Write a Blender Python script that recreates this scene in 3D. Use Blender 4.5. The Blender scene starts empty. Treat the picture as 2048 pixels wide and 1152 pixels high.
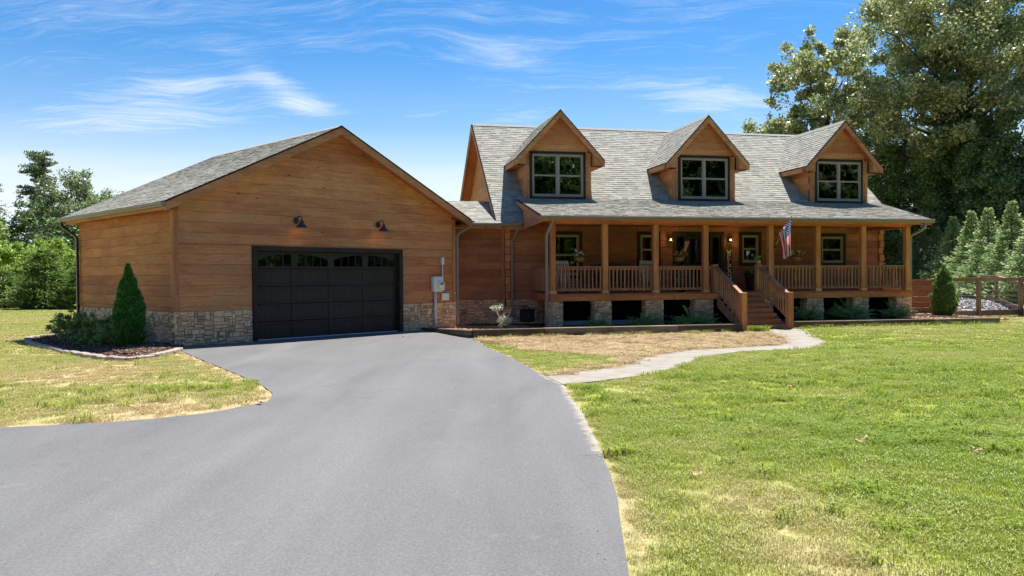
import bpy, math, random
import numpy as np
from mathutils import Vector, Matrix
from mathutils.geometry import delaunay_2d_cdt

# ------------------------------------------------------------------ camera, sky, sun
scn = bpy.context.scene
C = scn.collection
R = math.radians
cam_d = bpy.data.cameras.new('camera'); cam = bpy.data.objects.new('camera', cam_d); C.objects.link(cam)
cam_d.sensor_width = 36; cam_d.lens = 27.97; cam_d.clip_start = .1; cam_d.clip_end = 3000
cam.matrix_world = Matrix.Translation((0, 0, 1.72)) @ Matrix.Rotation(R(90 - .878), 4, 'X') @ Matrix.Rotation(R(-.335), 4, 'Z')
scn.camera = cam

SUN = Vector((.22, .385, 1.0)).normalized()          # towards the sun: behind the house, a little to the right
SUN_EL = math.asin(SUN.z); SUN_AZ = math.atan2(SUN.x, SUN.y)
world = bpy.data.worlds.new('World'); scn.world = world; world.use_nodes = True
wn = world.node_tree; wn.nodes.clear()

class NT:
    """small helper for node trees"""
    def __init__(s, t): s.t = t
    def n(s, typ, **kw):
        nd = s.t.nodes.new(typ)
        for k, v in kw.items():
            if k.startswith('_'): setattr(nd, k[1:], v)
        for k, v in kw.items():
            if not k.startswith('_'):
                key = int(k[1:]) if k[0] == 'i' and k[1:].isdigit() else k.replace('__', ' ')
                s.put(nd.inputs[key], v)
        return nd
    def put(s, sock, v):
        if isinstance(v, bpy.types.NodeSocket): s.t.links.new(v, sock)
        elif isinstance(v, bpy.types.Node): s.t.links.new(v.outputs[0], sock)
        else: sock.default_value = v
    def math(s, op, a, b=0.0, c=0.0, clamp=False):
        return s.n('ShaderNodeMath', _operation=op, _use_clamp=clamp, i0=a, i1=b, i2=c).outputs[0]
    def vmath(s, op, a, b=(0, 0, 0)):
        return s.n('ShaderNodeVectorMath', _operation=op, i0=a, i1=b).outputs[0]
    def mix(s, f, a, b, blend='MIX'):
        m = s.n('ShaderNodeMix', _data_type='RGBA', _blend_type=blend)
        s.put(m.inputs[0], f); s.put(m.inputs[6], a); s.put(m.inputs[7], b)
        return m.outputs[2]
    def ramp(s, f, stops, interp='LINEAR'):
        r = s.n('ShaderNodeValToRGB', i0=f); cr = r.color_ramp; cr.interpolation = interp
        while len(cr.elements) < len(stops): cr.elements.new(.5)
        for e, (p, c) in zip(cr.elements, stops):
            e.position = p; e.color = (c, c, c, 1) if isinstance(c, (int, float)) else (*c[:3], 1)
        return r.outputs[0]
    def noise(s, vec, scale, detail=2, rough=.5, dist=0.0, out=0):
        return s.n('ShaderNodeTexNoise', Vector=vec, Scale=scale, Detail=detail, Roughness=rough, Distortion=dist).outputs[out]
    def mapping(s, vec, loc=(0, 0, 0), rot=(0, 0, 0), scale=(1, 1, 1)):
        return s.n('ShaderNodeMapping', Vector=vec, Location=loc, Rotation=rot, Scale=scale).outputs[0]

def build_sky():
    w = NT(wn)
    sky = w.n('ShaderNodeTexSky', _sky_type='NISHITA', _sun_disc=False, _sun_elevation=SUN_EL, _sun_rotation=SUN_AZ,
              _altitude=200.0, _air_density=1.0, _dust_density=.35, _ozone_density=2.2)
    d = w.n('ShaderNodeTexCoord').outputs['Generated']
    sep = w.n('ShaderNodeSeparateXYZ', Vector=d); x, y, z = sep.outputs
    zc = w.math('MAXIMUM', z, 0.0)
    zp = w.math('ADD', zc, .16)
    px = w.math('DIVIDE', x, zp); py = w.math('DIVIDE', y, zp)
    p = w.n('ShaderNodeCombineXYZ', X=px, Y=py, Z=0.0).outputs[0]
    # high thin cirrus: wind-drawn streaks, gathered in a few banks
    yy = w.math('MAXIMUM', y, .02); az = w.math('DIVIDE', x, yy); el = w.math('DIVIDE', zc, yy)
    warp = w.noise(p, .8, 3, .6, out=1)
    pw = w.vmath('ADD', p, w.n('ShaderNodeVectorMath', _operation='SCALE', i0=warp, Scale=.7).outputs[0])
    c1 = w.noise(w.mapping(pw, (3.1, 1.7, 0), (0, 0, R(-12)), (.8, 3.2, 1)), 2.0, 11, .74, .8)
    c2 = w.noise(w.mapping(pw, (1.3, 7.9, 0), (0, 0, R(10)), (1.2, 7.5, 1)), 4.2, 11, .78, .6)
    cov = w.noise(w.mapping(p, (5.2, 2.2, 0)), .42, 2, .5)
    base = w.math('ADD', w.math('ADD', w.math('MULTIPLY', c1, .55), w.math('MULTIPLY', c2, .45)), w.math('MULTIPLY', w.math('SUBTRACT', cov, .5), .22))
    front = w.math('GREATER_THAN', y, .05)
    for a0, e0, ra, re, tl, amp in ((-.43, .197, .21, .020, .05, .15), (-.40, .243, .10, .018, .03, .16), (-.285, .236, .06, .022, -.55, .17), (.26, .217, .10, .026, -.12, .23), (-.01, .275, .06, .02, -.2, .15),
                                    (-.50, .33, .20, .03, .05, .08), (.02, .20, .06, .012, .1, .14), (-.10, .20, .05, .010, .1, .08), (-.50, .215, .14, .03, 0, .12), (-.25, .215, .05, .010, -.1, .12)):
        da = w.math('SUBTRACT', az, a0); de = w.math('SUBTRACT', w.math('SUBTRACT', el, e0), w.math('MULTIPLY', da, tl))
        q = w.math('ADD', w.math('POWER', w.math('ABSOLUTE', w.math('DIVIDE', da, ra)), 2.0), w.math('POWER', w.math('ABSOLUTE', w.math('DIVIDE', de, re)), 2.0))
        base = w.math('ADD', base, w.math('MULTIPLY', w.math('MULTIPLY', w.math('EXPONENT', w.math('MULTIPLY', q, -1.0)), amp), front))
    cl = w.ramp(base, [(.505, 0.0), (.60, .14), (.70, .42), (.86, .9)])
    # pale veil near the horizon
    veil = w.ramp(z, [(0.0, .95), (.07, .92), (.115, .80), (.145, .42), (.18, .14), (.26, 0.0)])
    veil = w.math('MULTIPLY', veil, w.math('ADD', .66, w.math('MULTIPLY', w.noise(w.mapping(p, (0, 0, 0), (0, 0, 0), (.35, 2.6, 1)), 1.4, 6, .6), .62)))
    f = w.math('MAXIMUM', cl, veil, clamp=True)
    skyc = w.n('ShaderNodeHueSaturation', Hue=.502, Saturation=1.42, Value=1.0, Color=sky.outputs[0]).outputs[0]
    col = w.mix(f, skyc, (6.2, 6.7, 7.2, 1))
    bg = w.n('ShaderNodeBackground', Color=col, Strength=SKY_STRENGTH)
    w.n('ShaderNodeOutputWorld', Surface=bg)
SKY_STRENGTH = .066
build_sky()

sl = bpy.data.lights.new('sun', 'SUN'); sl.energy = 4.3; sl.angle = R(.53); sl.color = (1, .965, .9)
sun = bpy.data.objects.new('sun', sl); C.objects.link(sun); sun.location = (10, 20, 40)
sun.rotation_euler = SUN.to_track_quat('Z', 'Y').to_euler()
vs = scn.view_settings
scn.display_settings.display_device = 'sRGB'
vs.view_transform = 'Standard'; vs.look = 'None'; vs.gamma = 1; vs.exposure = 1.22
try: vs.use_curve_mapping = False
except Exception: pass
scn.render.engine = 'CYCLES'
scn.cycles.use_denoising = True
scn.cycles.max_bounces = 6; scn.cycles.diffuse_bounces = 4; scn.cycles.glossy_bounces = 3
scn.cycles.transmission_bounces = 4; scn.cycles.transparent_max_bounces = 8
scn.cycles.caustics_reflective = False; scn.cycles.caustics_refractive = False
scn.cycles.sample_clamp_indirect = 6

# ------------------------------------------------------------------ ground height and noise (used by everything that stands on it)
def sst(t):
    t = np.clip(t, 0, 1); return t * t * (3 - 2 * t)
def hgt(x, y):
    a = -.15 * sst((x + 3.0) / 1.9) * sst((y - 14) / 8.)
    b = -.12 * sst((-8.2 - x) / 3.) * sst((y - 8) / 7.)
    c = .36 * sst((y - 31) / 7.) * sst((x - 13) / 5.)
    d = .09 * sst((x - 7.0) / 3.) * sst((y - 21) / 5.)
    return a + b + c + d
_nr = np.random.RandomState(5); _tab = _nr.rand(256, 256)
def vnoise(x, y, s, oct=3, seed=0):
    x = np.asarray(x, float) / s + seed * 17.3; y = np.asarray(y, float) / s + seed * 31.7
    v = 0; a = 1; t = 0
    for o in range(oct):
        xi = np.floor(x).astype(int); yi = np.floor(y).astype(int); fx = x - xi; fy = y - yi
        fx = fx * fx * (3 - 2 * fx); fy = fy * fy * (3 - 2 * fy)
        g = lambda i, j: _tab[(xi + i) % 256, (yi + j) % 256]
        v = v + a * ((g(0, 0) * (1 - fx) + g(1, 0) * fx) * (1 - fy) + (g(0, 1) * (1 - fx) + g(1, 1) * fx) * fy)
        t += a; a *= .5; x = x * 2.03 + 11.1; y = y * 2.03 + 5.7
    return v / t

# ------------------------------------------------------------------ mesh and object helpers
class MB:
    def __init__(s): s.v = []; s.f = []; s.mi = []
    def add(s, vs, fs, mi=0):
        n = len(s.v); s.v += [tuple(v) for v in vs]; s.f += [tuple(i + n for i in f) for f in fs]; s.mi += [mi] * len(fs); return s
    def box(s, x0, x1, y0, y1, z0, z1, c=0.0, mi=0):
        if c <= 0:
            return s.add([(x0, y0, z0), (x1, y0, z0), (x1, y1, z0), (x0, y1, z0), (x0, y0, z1), (x1, y0, z1), (x1, y1, z1), (x0, y1, z1)],
                         [(0, 3, 2, 1), (4, 5, 6, 7), (0, 1, 5, 4), (1, 2, 6, 5), (2, 3, 7, 6), (3, 0, 4, 7)], mi)
        X = (x0, x1); Y = (y0, y1); Z = (z0, z1); vs = []; idx = {}
        for i in (0, 1):
            for j in (0, 1):
                for k in (0, 1):
                    sx, sy, sz = (1 - 2 * i) * c, (1 - 2 * j) * c, (1 - 2 * k) * c
                    for a, q in (('x', (X[i], Y[j] + sy, Z[k] + sz)), ('y', (X[i] + sx, Y[j], Z[k] + sz)), ('z', (X[i] + sx, Y[j] + sy, Z[k]))):
                        idx[(i, j, k, a)] = len(vs); vs.append(q)
        g = lambda i, j, k, a: idx[(i, j, k, a)]
        fs = [(g(0,0,0,'x'), g(0,0,1,'x'), g(0,1,1,'x'), g(0,1,0,'x')), (g(1,0,0,'x'), g(1,1,0,'x'), g(1,1,1,'x'), g(1,0,1,'x')),
              (g(0,0,0,'y'), g(1,0,0,'y'), g(1,0,1,'y'), g(0,0,1,'y')), (g(0,1,0,'y'), g(0,1,1,'y'), g(1,1,1,'y'), g(1,1,0,'y')),
              (g(0,0,0,'z'), g(0,1,0,'z'), g(1,1,0,'z'), g(1,0,0,'z')), (g(0,0,1,'z'), g(1,0,1,'z'), g(1,1,1,'z'), g(0,1,1,'z'))]
        for i in (0, 1):
            for j in (0, 1):
                fs.append((g(i,j,0,'x'), g(i,j,1,'x'), g(i,j,1,'y'), g(i,j,0,'y')))
                fs.append((g(i,0,j,'x'), g(i,1,j,'x'), g(i,1,j,'z'), g(i,0,j,'z')))
                fs.append((g(0,i,j,'y'), g(1,i,j,'y'), g(1,i,j,'z'), g(0,i,j,'z')))
                for k in (0, 1): fs.append((g(i,j,k,'x'), g(i,j,k,'y'), g(i,j,k,'z')))
        return s.add(vs, fs, mi)
    def bar(s, a, b, w, h, up=(0, 0, 1), c=0.0, mi=0):
        """box from a to b, w wide (sideways), h high (along up)"""
        a = Vector(a); b = Vector(b); d = b - a; L = d.length; d.normalize()
        u = Vector(up); sd = d.cross(u)
        if sd.length < 1e-5: sd = d.cross(Vector((0, 1, 0)))
        sd.normalize(); u = sd.cross(d)
        t = MB().box(-w / 2, w / 2, 0, L, -h / 2, h / 2, c)
        return s.add([a + sd * q[0] + d * q[1] + u * q[2] for q in t.v], t.f, mi)
    def tube(s, pts, rad, n=8, mi=0, cap=True):
        pts = [Vector(p) for p in pts]; m = len(pts)
        rad = rad if isinstance(rad, (list, tuple)) else [rad] * m
        vs = []; fs = []; pu = None
        for i, p in enumerate(pts):
            d = (pts[min(i + 1, m - 1)] - pts[max(i - 1, 0)]).normalized()
            if pu is None: pu = d.cross(Vector((0, 0, 1)) if abs(d.z) < .9 else Vector((1, 0, 0))).normalized()
            pu = (pu - d * pu.dot(d)).normalized(); pv = d.cross(pu)
            for k in range(n):
                a = 2 * math.pi * k / n; vs.append(p + (pu * math.cos(a) + pv * math.sin(a)) * rad[i])
        for i in range(m - 1):
            for k in range(n):
                k2 = (k + 1) % n; fs.append((i * n + k, i * n + k2, (i + 1) * n + k2, (i + 1) * n + k))
        if cap: fs.append(tuple(range(n - 1, -1, -1))); fs.append(tuple((m - 1) * n + k for k in range(n)))
        return s.add(vs, fs, mi)
    def rect_tube(s, pts, w, d, side=(1, 0, 0), mi=0):
        """rectangular downspout: w along side, d across"""
        pts = [Vector(p) for p in pts]; m = len(pts); sd = Vector(side).normalized(); vs = []; fs = []
        for i, p in enumerate(pts):
            dr = (pts[min(i + 1, m - 1)] - pts[max(i - 1, 0)]).normalized()
            q = dr.cross(sd).normalized(); s2 = q.cross(dr).normalized()
            for a, b in ((-1, -1), (1, -1), (1, 1), (-1, 1)): vs.append(p + s2 * a * w / 2 + q * b * d / 2)
        for i in range(m - 1):
            for k in range(4): k2 = (k + 1) % 4; fs.append((i * 4 + k, i * 4 + k2, (i + 1) * 4 + k2, (i + 1) * 4 + k))
        fs.append((3, 2, 1, 0)); fs.append(tuple((m - 1) * 4 + k for k in range(4)))
        return s.add(vs, fs, mi)
    def lathe(s, prof, n=16, o=(0, 0, 0), mi=0, cap=True):
        vs = []; fs = []; m = len(prof)
        for r, z in prof:
            for k in range(n): a = 2 * math.pi * k / n; vs.append((o[0] + r * math.cos(a), o[1] + r * math.sin(a), o[2] + z))
        for i in range(m - 1):
            for k in range(n): k2 = (k + 1) % n; fs.append((i * n + k, i * n + k2, (i + 1) * n + k2, (i + 1) * n + k))
        if cap: fs.append(tuple(range(n - 1, -1, -1))); fs.append(tuple((m - 1) * n + k for k in range(n)))
        return s.add(vs, fs, mi)
    def slab(s, poly, O, U, V, N, t, inset=.006, lip=.006, jit=0, rnd=None, mi=0):
        """convex polygon (a,b) in the plane O,U,V, standing t proud along N with its front edge eased"""
        O, U, V, N = Vector(O), Vector(U), Vector(V), Vector(N)
        n = len(poly); cx = sum(p[0] for p in poly) / n; cy = sum(p[1] for p in poly) / n
        ins = []
        for i in range(n):
            p0, p1, p2 = poly[i - 1], poly[i], poly[(i + 1) % n]
            e1 = (p1[0] - p0[0], p1[1] - p0[1]); e2 = (p2[0] - p1[0], p2[1] - p1[1])
            l1 = math.hypot(*e1) or 1e-6; l2 = math.hypot(*e2) or 1e-6
            n1 = (-e1[1] / l1, e1[0] / l1); n2 = (-e2[1] / l2, e2[0] / l2)
            d = 1 + n1[0] * n2[0] + n1[1] * n2[1]; d = max(d, .35)
            q = (p1[0] + inset * (n1[0] + n2[0]) / d, p1[1] + inset * (n1[1] + n2[1]) / d)
            ins.append(q)
        P = lambda p, h: O + U * p[0] + V * p[1] + N * h
        j = lambda: (rnd.uniform(-jit, jit) if jit else 0)
        vs = [P(p, 0) for p in poly] + [P(p, t - lip) for p in poly] + [P(p, t + j()) for p in ins]
        fs = []
        for i in range(n):
            k = (i + 1) % n
            fs.append((i, k, n + k, n + i)); fs.append((n + i, n + k, 2 * n + k, 2 * n + i))
        fs.append(tuple(range(2 * n, 3 * n)))
        return s.add(vs, fs, mi)
    def mesh(s, name, mats, smooth=False):
        me = bpy.data.meshes.new(name); me.from_pydata(s.v, [], s.f)
        mats = mats if isinstance(mats, (list, tuple)) else [mats]
        for m in mats: me.materials.append(m)
        if len(mats) > 1: me.polygons.foreach_set('material_index', s.mi)
        if smooth: me.polygons.foreach_set('use_smooth', [True] * len(me.polygons))
        me.update(); return me
    def build(s, name, mats, parent=None, smooth=False, **kw):
        return link(name, s.mesh(name, mats, smooth), parent, **kw)

def link(name, me, parent=None, label=None, cat=None, group=None, kind=None, mat=None):
    o = bpy.data.objects.new(name, me); C.objects.link(o)
    if parent is not None: o.parent = parent
    if mat is not None: o.matrix_local = mat
    return tag(o, label, cat, group, kind)
def tag(o, label=None, cat=None, group=None, kind=None):
    if label: o['label'] = label
    if cat: o['category'] = cat
    if group: o['group'] = group
    if kind: o['kind'] = kind
    return o
def thing(name, label, cat, loc=(0, 0, 0), rz=0.0, group=None, mat=None):
    o = bpy.data.objects.new(name, None); C.objects.link(o); o.empty_display_size = .2
    o.matrix_world = mat if mat is not None else Matrix.Translation(loc) @ Matrix.Rotation(rz, 4, 'Z')
    return tag(o, label, cat, group)
def kids(o): return [c for c in bpy.data.objects if c.parent == o]
def dup(o, mat, label=None, group=None):
    tree = {}
    for c in list(C.objects):
        if c.parent: tree.setdefault(c.parent, []).append(c)
    def rec(src, par):
        n = src.copy(); C.objects.link(n)
        if par is not None: n.parent = par; n.matrix_local = src.matrix_local.copy() if False else src.matrix_basis.copy()
        for ch in tree.get(src, []): rec(ch, n)
        return n
    r = rec(o, None); r.matrix_world = mat
    if label: r['label'] = label
    if group: r['group'] = group
    return r
def T(x, y, z=0, rz=0, s=1): return Matrix.Translation((x, y, z)) @ Matrix.Rotation(rz, 4, 'Z') @ Matrix.Scale(s, 4)

# frames of the two buildings
HA = R(12.086); HM = Matrix.Translation((1.281, 26.449, 0)) @ Matrix.Rotation(HA, 4, 'Z')
GA = R(45.743); GM = Matrix.Translation((-8.411, 19.789, 0)) @ Matrix.Rotation(GA, 4, 'Z')
def hw(u, v, z=0): return HM @ Vector((u, v, z))
def gw(u, v, z=0): return GM @ Vector((u, v, z))
def hm(u, v, z=0, rz=0): return Matrix.Translation(hw(u, v, z)) @ Matrix.Rotation(HA + rz, 4, 'Z')
def gm(u, v, z=0, rz=0): return Matrix.Translation(gw(u, v, z)) @ Matrix.Rotation(GA + rz, 4, 'Z')

# ------------------------------------------------------------------ materials
def new_mat(name):
    m = bpy.data.materials.new(name); m.use_nodes = True; m.node_tree.nodes.clear(); return m, NT(m.node_tree)
def finish(t, col, rough=.8, bump=None, bstr=.3, bdist=.01, metal=0.0, spec=.5, coat=0.0):
    b = t.n('ShaderNodeBsdfPrincipled'); t.put(b.inputs['Base Color'], col); t.put(b.inputs['Roughness'], rough)
    b.inputs['Metallic'].default_value = metal; b.inputs['Specular IOR Level'].default_value = spec
    b.inputs['Coat Weight'].default_value = coat
    if bump is not None:
        bp = t.n('ShaderNodeBump', Strength=bstr, Distance=bdist, Height=bump); t.put(b.inputs['Normal'], bp.outputs[0])
    t.n('ShaderNodeOutputMaterial', Surface=b); return b
def wood(name, dark, mid, light, axis='x', rough=.74, wear=.35, vary=.26, spec=.22, grey=(.42, .285, .165)):
    m, t = new_mat(name)
    co = t.n('ShaderNodeTexCoord').outputs['Object']; rnd = t.n('ShaderNodeObjectInfo').outputs['Random']
    off = t.n('ShaderNodeCombineXYZ', X=t.math('MULTIPLY', rnd, 37.0), Y=t.math('MULTIPLY', rnd, 91.0), Z=t.math('MULTIPLY', rnd, 53.0)).outputs[0]
    p = t.vmath('ADD', co, off)
    sc = {'x': (.7, 9, 9), 'y': (9, .7, 9), 'z': (9, 9, .7)}[axis]
    g = t.noise(t.mapping(p, scale=sc), 2.2, 7, .62, .9)
    fine = t.noise(t.mapping(p, scale=tuple(3.2 * q for q in sc)), 3.5, 4, .6, .2)
    blot = t.noise(t.mapping(p, scale={'x': (.5, 1.6, 1.6), 'y': (1.6, .5, 1.6), 'z': (1.6, 1.6, .5)}[axis]), 1.0, 4, .6)
    wide = t.noise(co, .55, 5, .65)
    f = t.math('ADD', t.math('MULTIPLY', g, .55), t.math('MULTIPLY', fine, .45))
    c = t.ramp(f, [(.32, dark), (.5, mid), (.74, light)])
    c = t.mix(t.math('MULTIPLY', t.ramp(blot, [(.48, 0.0), (.72, 1.0)]), wear), c, (*grey, 1))
    c = t.mix(t.math('MULTIPLY', t.ramp(blot, [(.34, 1.0), (.52, 0.0)]), .60), c, (*dark, 1))
    # knots
    vo = t.n('ShaderNodeTexVoronoi', _feature='F1', Vector=t.mapping(p, scale={'x': (1.5, 4, 4), 'y': (4, 1.5, 4), 'z': (4, 4, 1.5)}[axis]), Scale=.75).outputs[0]
    c = t.mix(t.ramp(vo, [(.035, .85), (.085, 0.0)]), c, (dark[0] * .35, dark[1] * .35, dark[2] * .35, 1))
    v = t.math('ADD', 1 - vary / 2, t.math('MULTIPLY', rnd, vary))
    v = t.math('MULTIPLY', v, t.math('ADD', .54, t.math('MULTIPLY', wide, .80)))
    c = t.n('ShaderNodeHueSaturation', Hue=t.math('ADD', .494, t.math('MULTIPLY', rnd, .012)), Saturation=t.math('ADD', .93, t.math('MULTIPLY', blot, .14)), Value=v, Color=c).outputs[0]
    finish(t, c, rough, f, .25, .006, spec=spec); return m
def plain(name, col, rough=.6, metal=0.0, var=.12, scale=6.0, spec=.4, bump=.1):
    m, t = new_mat(name); co = t.n('ShaderNodeTexCoord').outputs['Object']
    n = t.noise(co, scale, 5, .6); k = t.math('ADD', 1 - var, t.math('MULTIPLY', n, 2 * var))
    c = t.n('ShaderNodeHueSaturation', Value=k, Color=(*col, 1)).outputs[0]
    finish(t, c, rough, n, bump, .005, metal, spec); return m
M = {}
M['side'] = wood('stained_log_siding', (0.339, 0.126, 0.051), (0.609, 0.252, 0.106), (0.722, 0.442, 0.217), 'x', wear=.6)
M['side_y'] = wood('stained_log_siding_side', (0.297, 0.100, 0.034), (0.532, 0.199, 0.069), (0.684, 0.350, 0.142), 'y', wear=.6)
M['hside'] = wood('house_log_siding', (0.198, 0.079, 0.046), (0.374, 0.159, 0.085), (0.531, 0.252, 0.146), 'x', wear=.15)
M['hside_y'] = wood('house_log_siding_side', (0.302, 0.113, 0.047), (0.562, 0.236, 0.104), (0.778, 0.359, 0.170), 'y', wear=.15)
M['trimwood'] = wood('stained_trim_board', (0.280, 0.121, 0.053), (0.532, 0.240, 0.104), (0.799, 0.395, 0.177), 'x', wear=.5, vary=.2)
M['trimwood_y'] = wood('stained_trim_board_side', (0.280, 0.121, 0.053), (0.532, 0.240, 0.104), (0.799, 0.395, 0.177), 'y', wear=.5, vary=.2)
M['trimwood_z'] = wood('stained_trim_board_upright', (0.266, 0.104, 0.048), (0.505, 0.206, 0.094), (0.759, 0.340, 0.159), 'z', wear=.4, vary=.2)
M['post'] = wood('porch_post_timber', (0.311, 0.112, 0.042), (0.600, 0.235, 0.088), (0.735, 0.368, 0.160), 'z', wear=.4, vary=.22, grey=(.30, .22, .16))
M['beam'] = wood('porch_beam_timber', (0.291, 0.091, 0.034), (0.584, 0.199, 0.078), (0.689, 0.306, 0.140), 'x', wear=.12, vary=.2)
M['beam_y'] = wood('porch_beam_timber_side', (0.277, 0.083, 0.030), (0.556, 0.181, 0.068), (0.656, 0.278, 0.122), 'y', wear=.12, vary=.2)
M['rail'] = wood('railing_timber', (0.216, 0.096, 0.055), (0.387, 0.199, 0.113), (0.526, 0.302, 0.184), 'x', wear=.4, vary=.28)
M['rail_z'] = wood('baluster_timber', (0.227, 0.101, 0.058), (0.407, 0.209, 0.118), (0.552, 0.318, 0.191), 'z', wear=.4, vary=.3)
M['fresh'] = wood('fresh_orange_block', (0.499, 0.234, 0.094), (0.718, 0.359, 0.156), (0.800, 0.468, 0.218), 'x', wear=.05)
M['deck'] = wood('red_brown_deck_board', (0.279, 0.103, 0.047), (0.472, 0.184, 0.082), (0.645, 0.276, 0.126), 'x', wear=.3, vary=.25)
M['deck_y'] = wood('deck_floor_board', (0.254, 0.093, 0.045), (0.468, 0.186, 0.090), (0.644, 0.279, 0.150), 'y', wear=.5, vary=.25)
M['soffit'] = wood('soffit_board', (0.254, 0.070, 0.027), (0.468, 0.147, 0.060), (0.625, 0.217, 0.090), 'y', wear=.05)
M['dark_trim'] = wood('near_black_stained_trim', (.014, .010, .009), (.032, .023, .020), (.060, .042, .036), 'x', wear=.35, grey=(.08, .06, .055), spec=.3)
M['dark_trim_z'] = wood('near_black_stained_trim_upright', (.014, .010, .009), (.032, .023, .020), (.060, .042, .036), 'z', wear=.35, grey=(.08, .06, .055), spec=.3)
M['oldtimber'] = wood('weathered_landscape_timber', (.05, .034, .022), (.12, .085, .055), (.22, .17, .12), 'x', wear=.6, grey=(.36, .31, .26))
M['fence'] = wood('weathered_fence_timber', (0.138, 0.081, 0.052), (0.253, 0.155, 0.103), (0.368, 0.253, 0.184), 'x', wear=.5, grey=(.33, .27, .22))
M['fence_z'] = wood('weathered_fence_post', (0.138, 0.081, 0.052), (0.253, 0.155, 0.103), (0.368, 0.253, 0.184), 'z', wear=.5, grey=(.33, .27, .22))
M['gutter'] = plain('brown_gutter_metal', (.22, .175, .14), .5, 0, .08, 1.2, .5, .03)
M['spout'] = plain('brown_downspout_metal', (.24, .20, .175), .5, 0, .1, 1.5, .5, .03)
M['spout_dark'] = plain('dark_brown_downspout_metal', (.03, .021, .018), .4, 0, .1, 1.5)
M['edge'] = plain('dark_drip_edge', (.03, .024, .024), .95, spec=.03)
M['door'] = wood('black_brown_garage_door_skin', (.008, .008, .008), (.013, .0125, .0125), (.020, .019, .019), 'z', rough=.5, wear=.25, grey=(.03, .027, .026), spec=.4)
M['black'] = plain('matt_black', (.012, .012, .013), .6)
M['inside'] = plain('dark_interior', (.006, .006, .006), .95, 0, 0, 1, 0)  # near-black: the darkness of unlit spaces is put into the colour
M['sash'] = plain('taupe_window_sash', (.34, .29, .245), .5, 0, .06, 3)
M['greymetal'] = plain('grey_painted_metal', (.74, .75, .73), .6, .0, .08, 5)
M['whiteplastic'] = plain('pale_grey_plastic', (.84, .84, .82), .55, 0, .05, 5)
M['galv'] = plain('galvanised_pipe', (.33, .33, .32), .5, .4, .15, 20)
M['slate'] = plain('dark_blue_lamp_enamel', (.022, .026, .036), .38, 0, .15, 5, .5)
M['lettering'] = plain('cream_letter_paint', (.80, .78, .66), .7)
M['rocker'] = plain('weathered_grey_wood_paint', (.55, .47, .38), .7, 0, .2, 9)
M['coir'] = plain('coir_basket_liner', (.36, .19, .075), .95, 0, .3, 40, .1, .8)
M['concrete_block'] = plain('grey_concrete_block', (.30, .29, .28), .9, 0, .15, 10)
def stone_mat(name, ramp):
    m, t = new_mat(name); co = t.n('ShaderNodeTexCoord').outputs['Object']; rnd = t.n('ShaderNodeObjectInfo').outputs['Random']
    p = t.vmath('ADD', co, t.n('ShaderNodeCombineXYZ', X=t.math('MULTIPLY', rnd, 40.0), Y=t.math('MULTIPLY', rnd, 13.0), Z=0.0).outputs[0])
    isl = t.n('ShaderNodeNewGeometry').outputs['Random Per Island']
    rr = t.math('FRACT', t.math('ADD', t.math('MULTIPLY', rnd, 7.13), t.math('MULTIPLY', isl, 5.7)))
    c = t.mix(1.0, t.ramp(rr, ramp), (1.10, .92, .74, 1), 'MULTIPLY')
    n1 = t.noise(p, 7, 6, .68); n2 = t.noise(p, 38, 4, .7)
    c = t.mix(.75, c, t.ramp(n1, [(.28, .60), (.5, .95), (.75, 1.2)]), 'MULTIPLY')
    c = t.mix(t.ramp(n2, [(.56, 0.0), (.72, .55)]), c, (.50, .43, .34, 1))
    c = t.mix(t.ramp(n1, [(.66, 0.0), (.78, .5)]), c, (.10, .085, .07, 1))
    h = t.math('ADD', t.math('MULTIPLY', n1, .7), t.math('MULTIPLY', n2, .3))
    finish(t, c, .92, h, .9, .03, spec=.2); return m
SR = [(0.0, (.46, .40, .33)), (.12, (.78, .66, .52)), (.3, (.62, .48, .36)), (.45, (.85, .74, .60)), (.6, (.68, .57, .46)), (.75, (.78, .62, .45)), (.88, (.34, .30, .27)), (1.0, (.70, .50, .37))]
M['stone'] = stone_mat('stacked_ledgestone', SR)
M['mortar'] = plain('dark_mortar', (.10, .085, .07), .95, 0, .2, 20)
def shingle_mat():
    m, t = new_mat('weathered_grey_green_shingles'); co = t.n('ShaderNodeTexCoord').outputs['Object']
    isl = t.n('ShaderNodeNewGeometry').outputs['Random Per Island']
    c = t.ramp(isl, [(0.0, (.25, .24, .205)), (.35, (.32, .305, .26)), (.7, (.36, .34, .288)), (1.0, (.41, .388, .33))])
    g = t.noise(co, 160, 3, .8); big = t.noise(co, .45, 4, .6)
    c = t.mix(.8, c, t.ramp(g, [(.25, .65), (.75, 1.25)]), 'MULTIPLY')
    c = t.mix(.9, c, t.ramp(big, [(.3, .95), (.7, 1.05)]), 'MULTIPLY')
    finish(t, c, .9, g, .5, .004, spec=.25); return m
M['shingle'] = shingle_mat()
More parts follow.
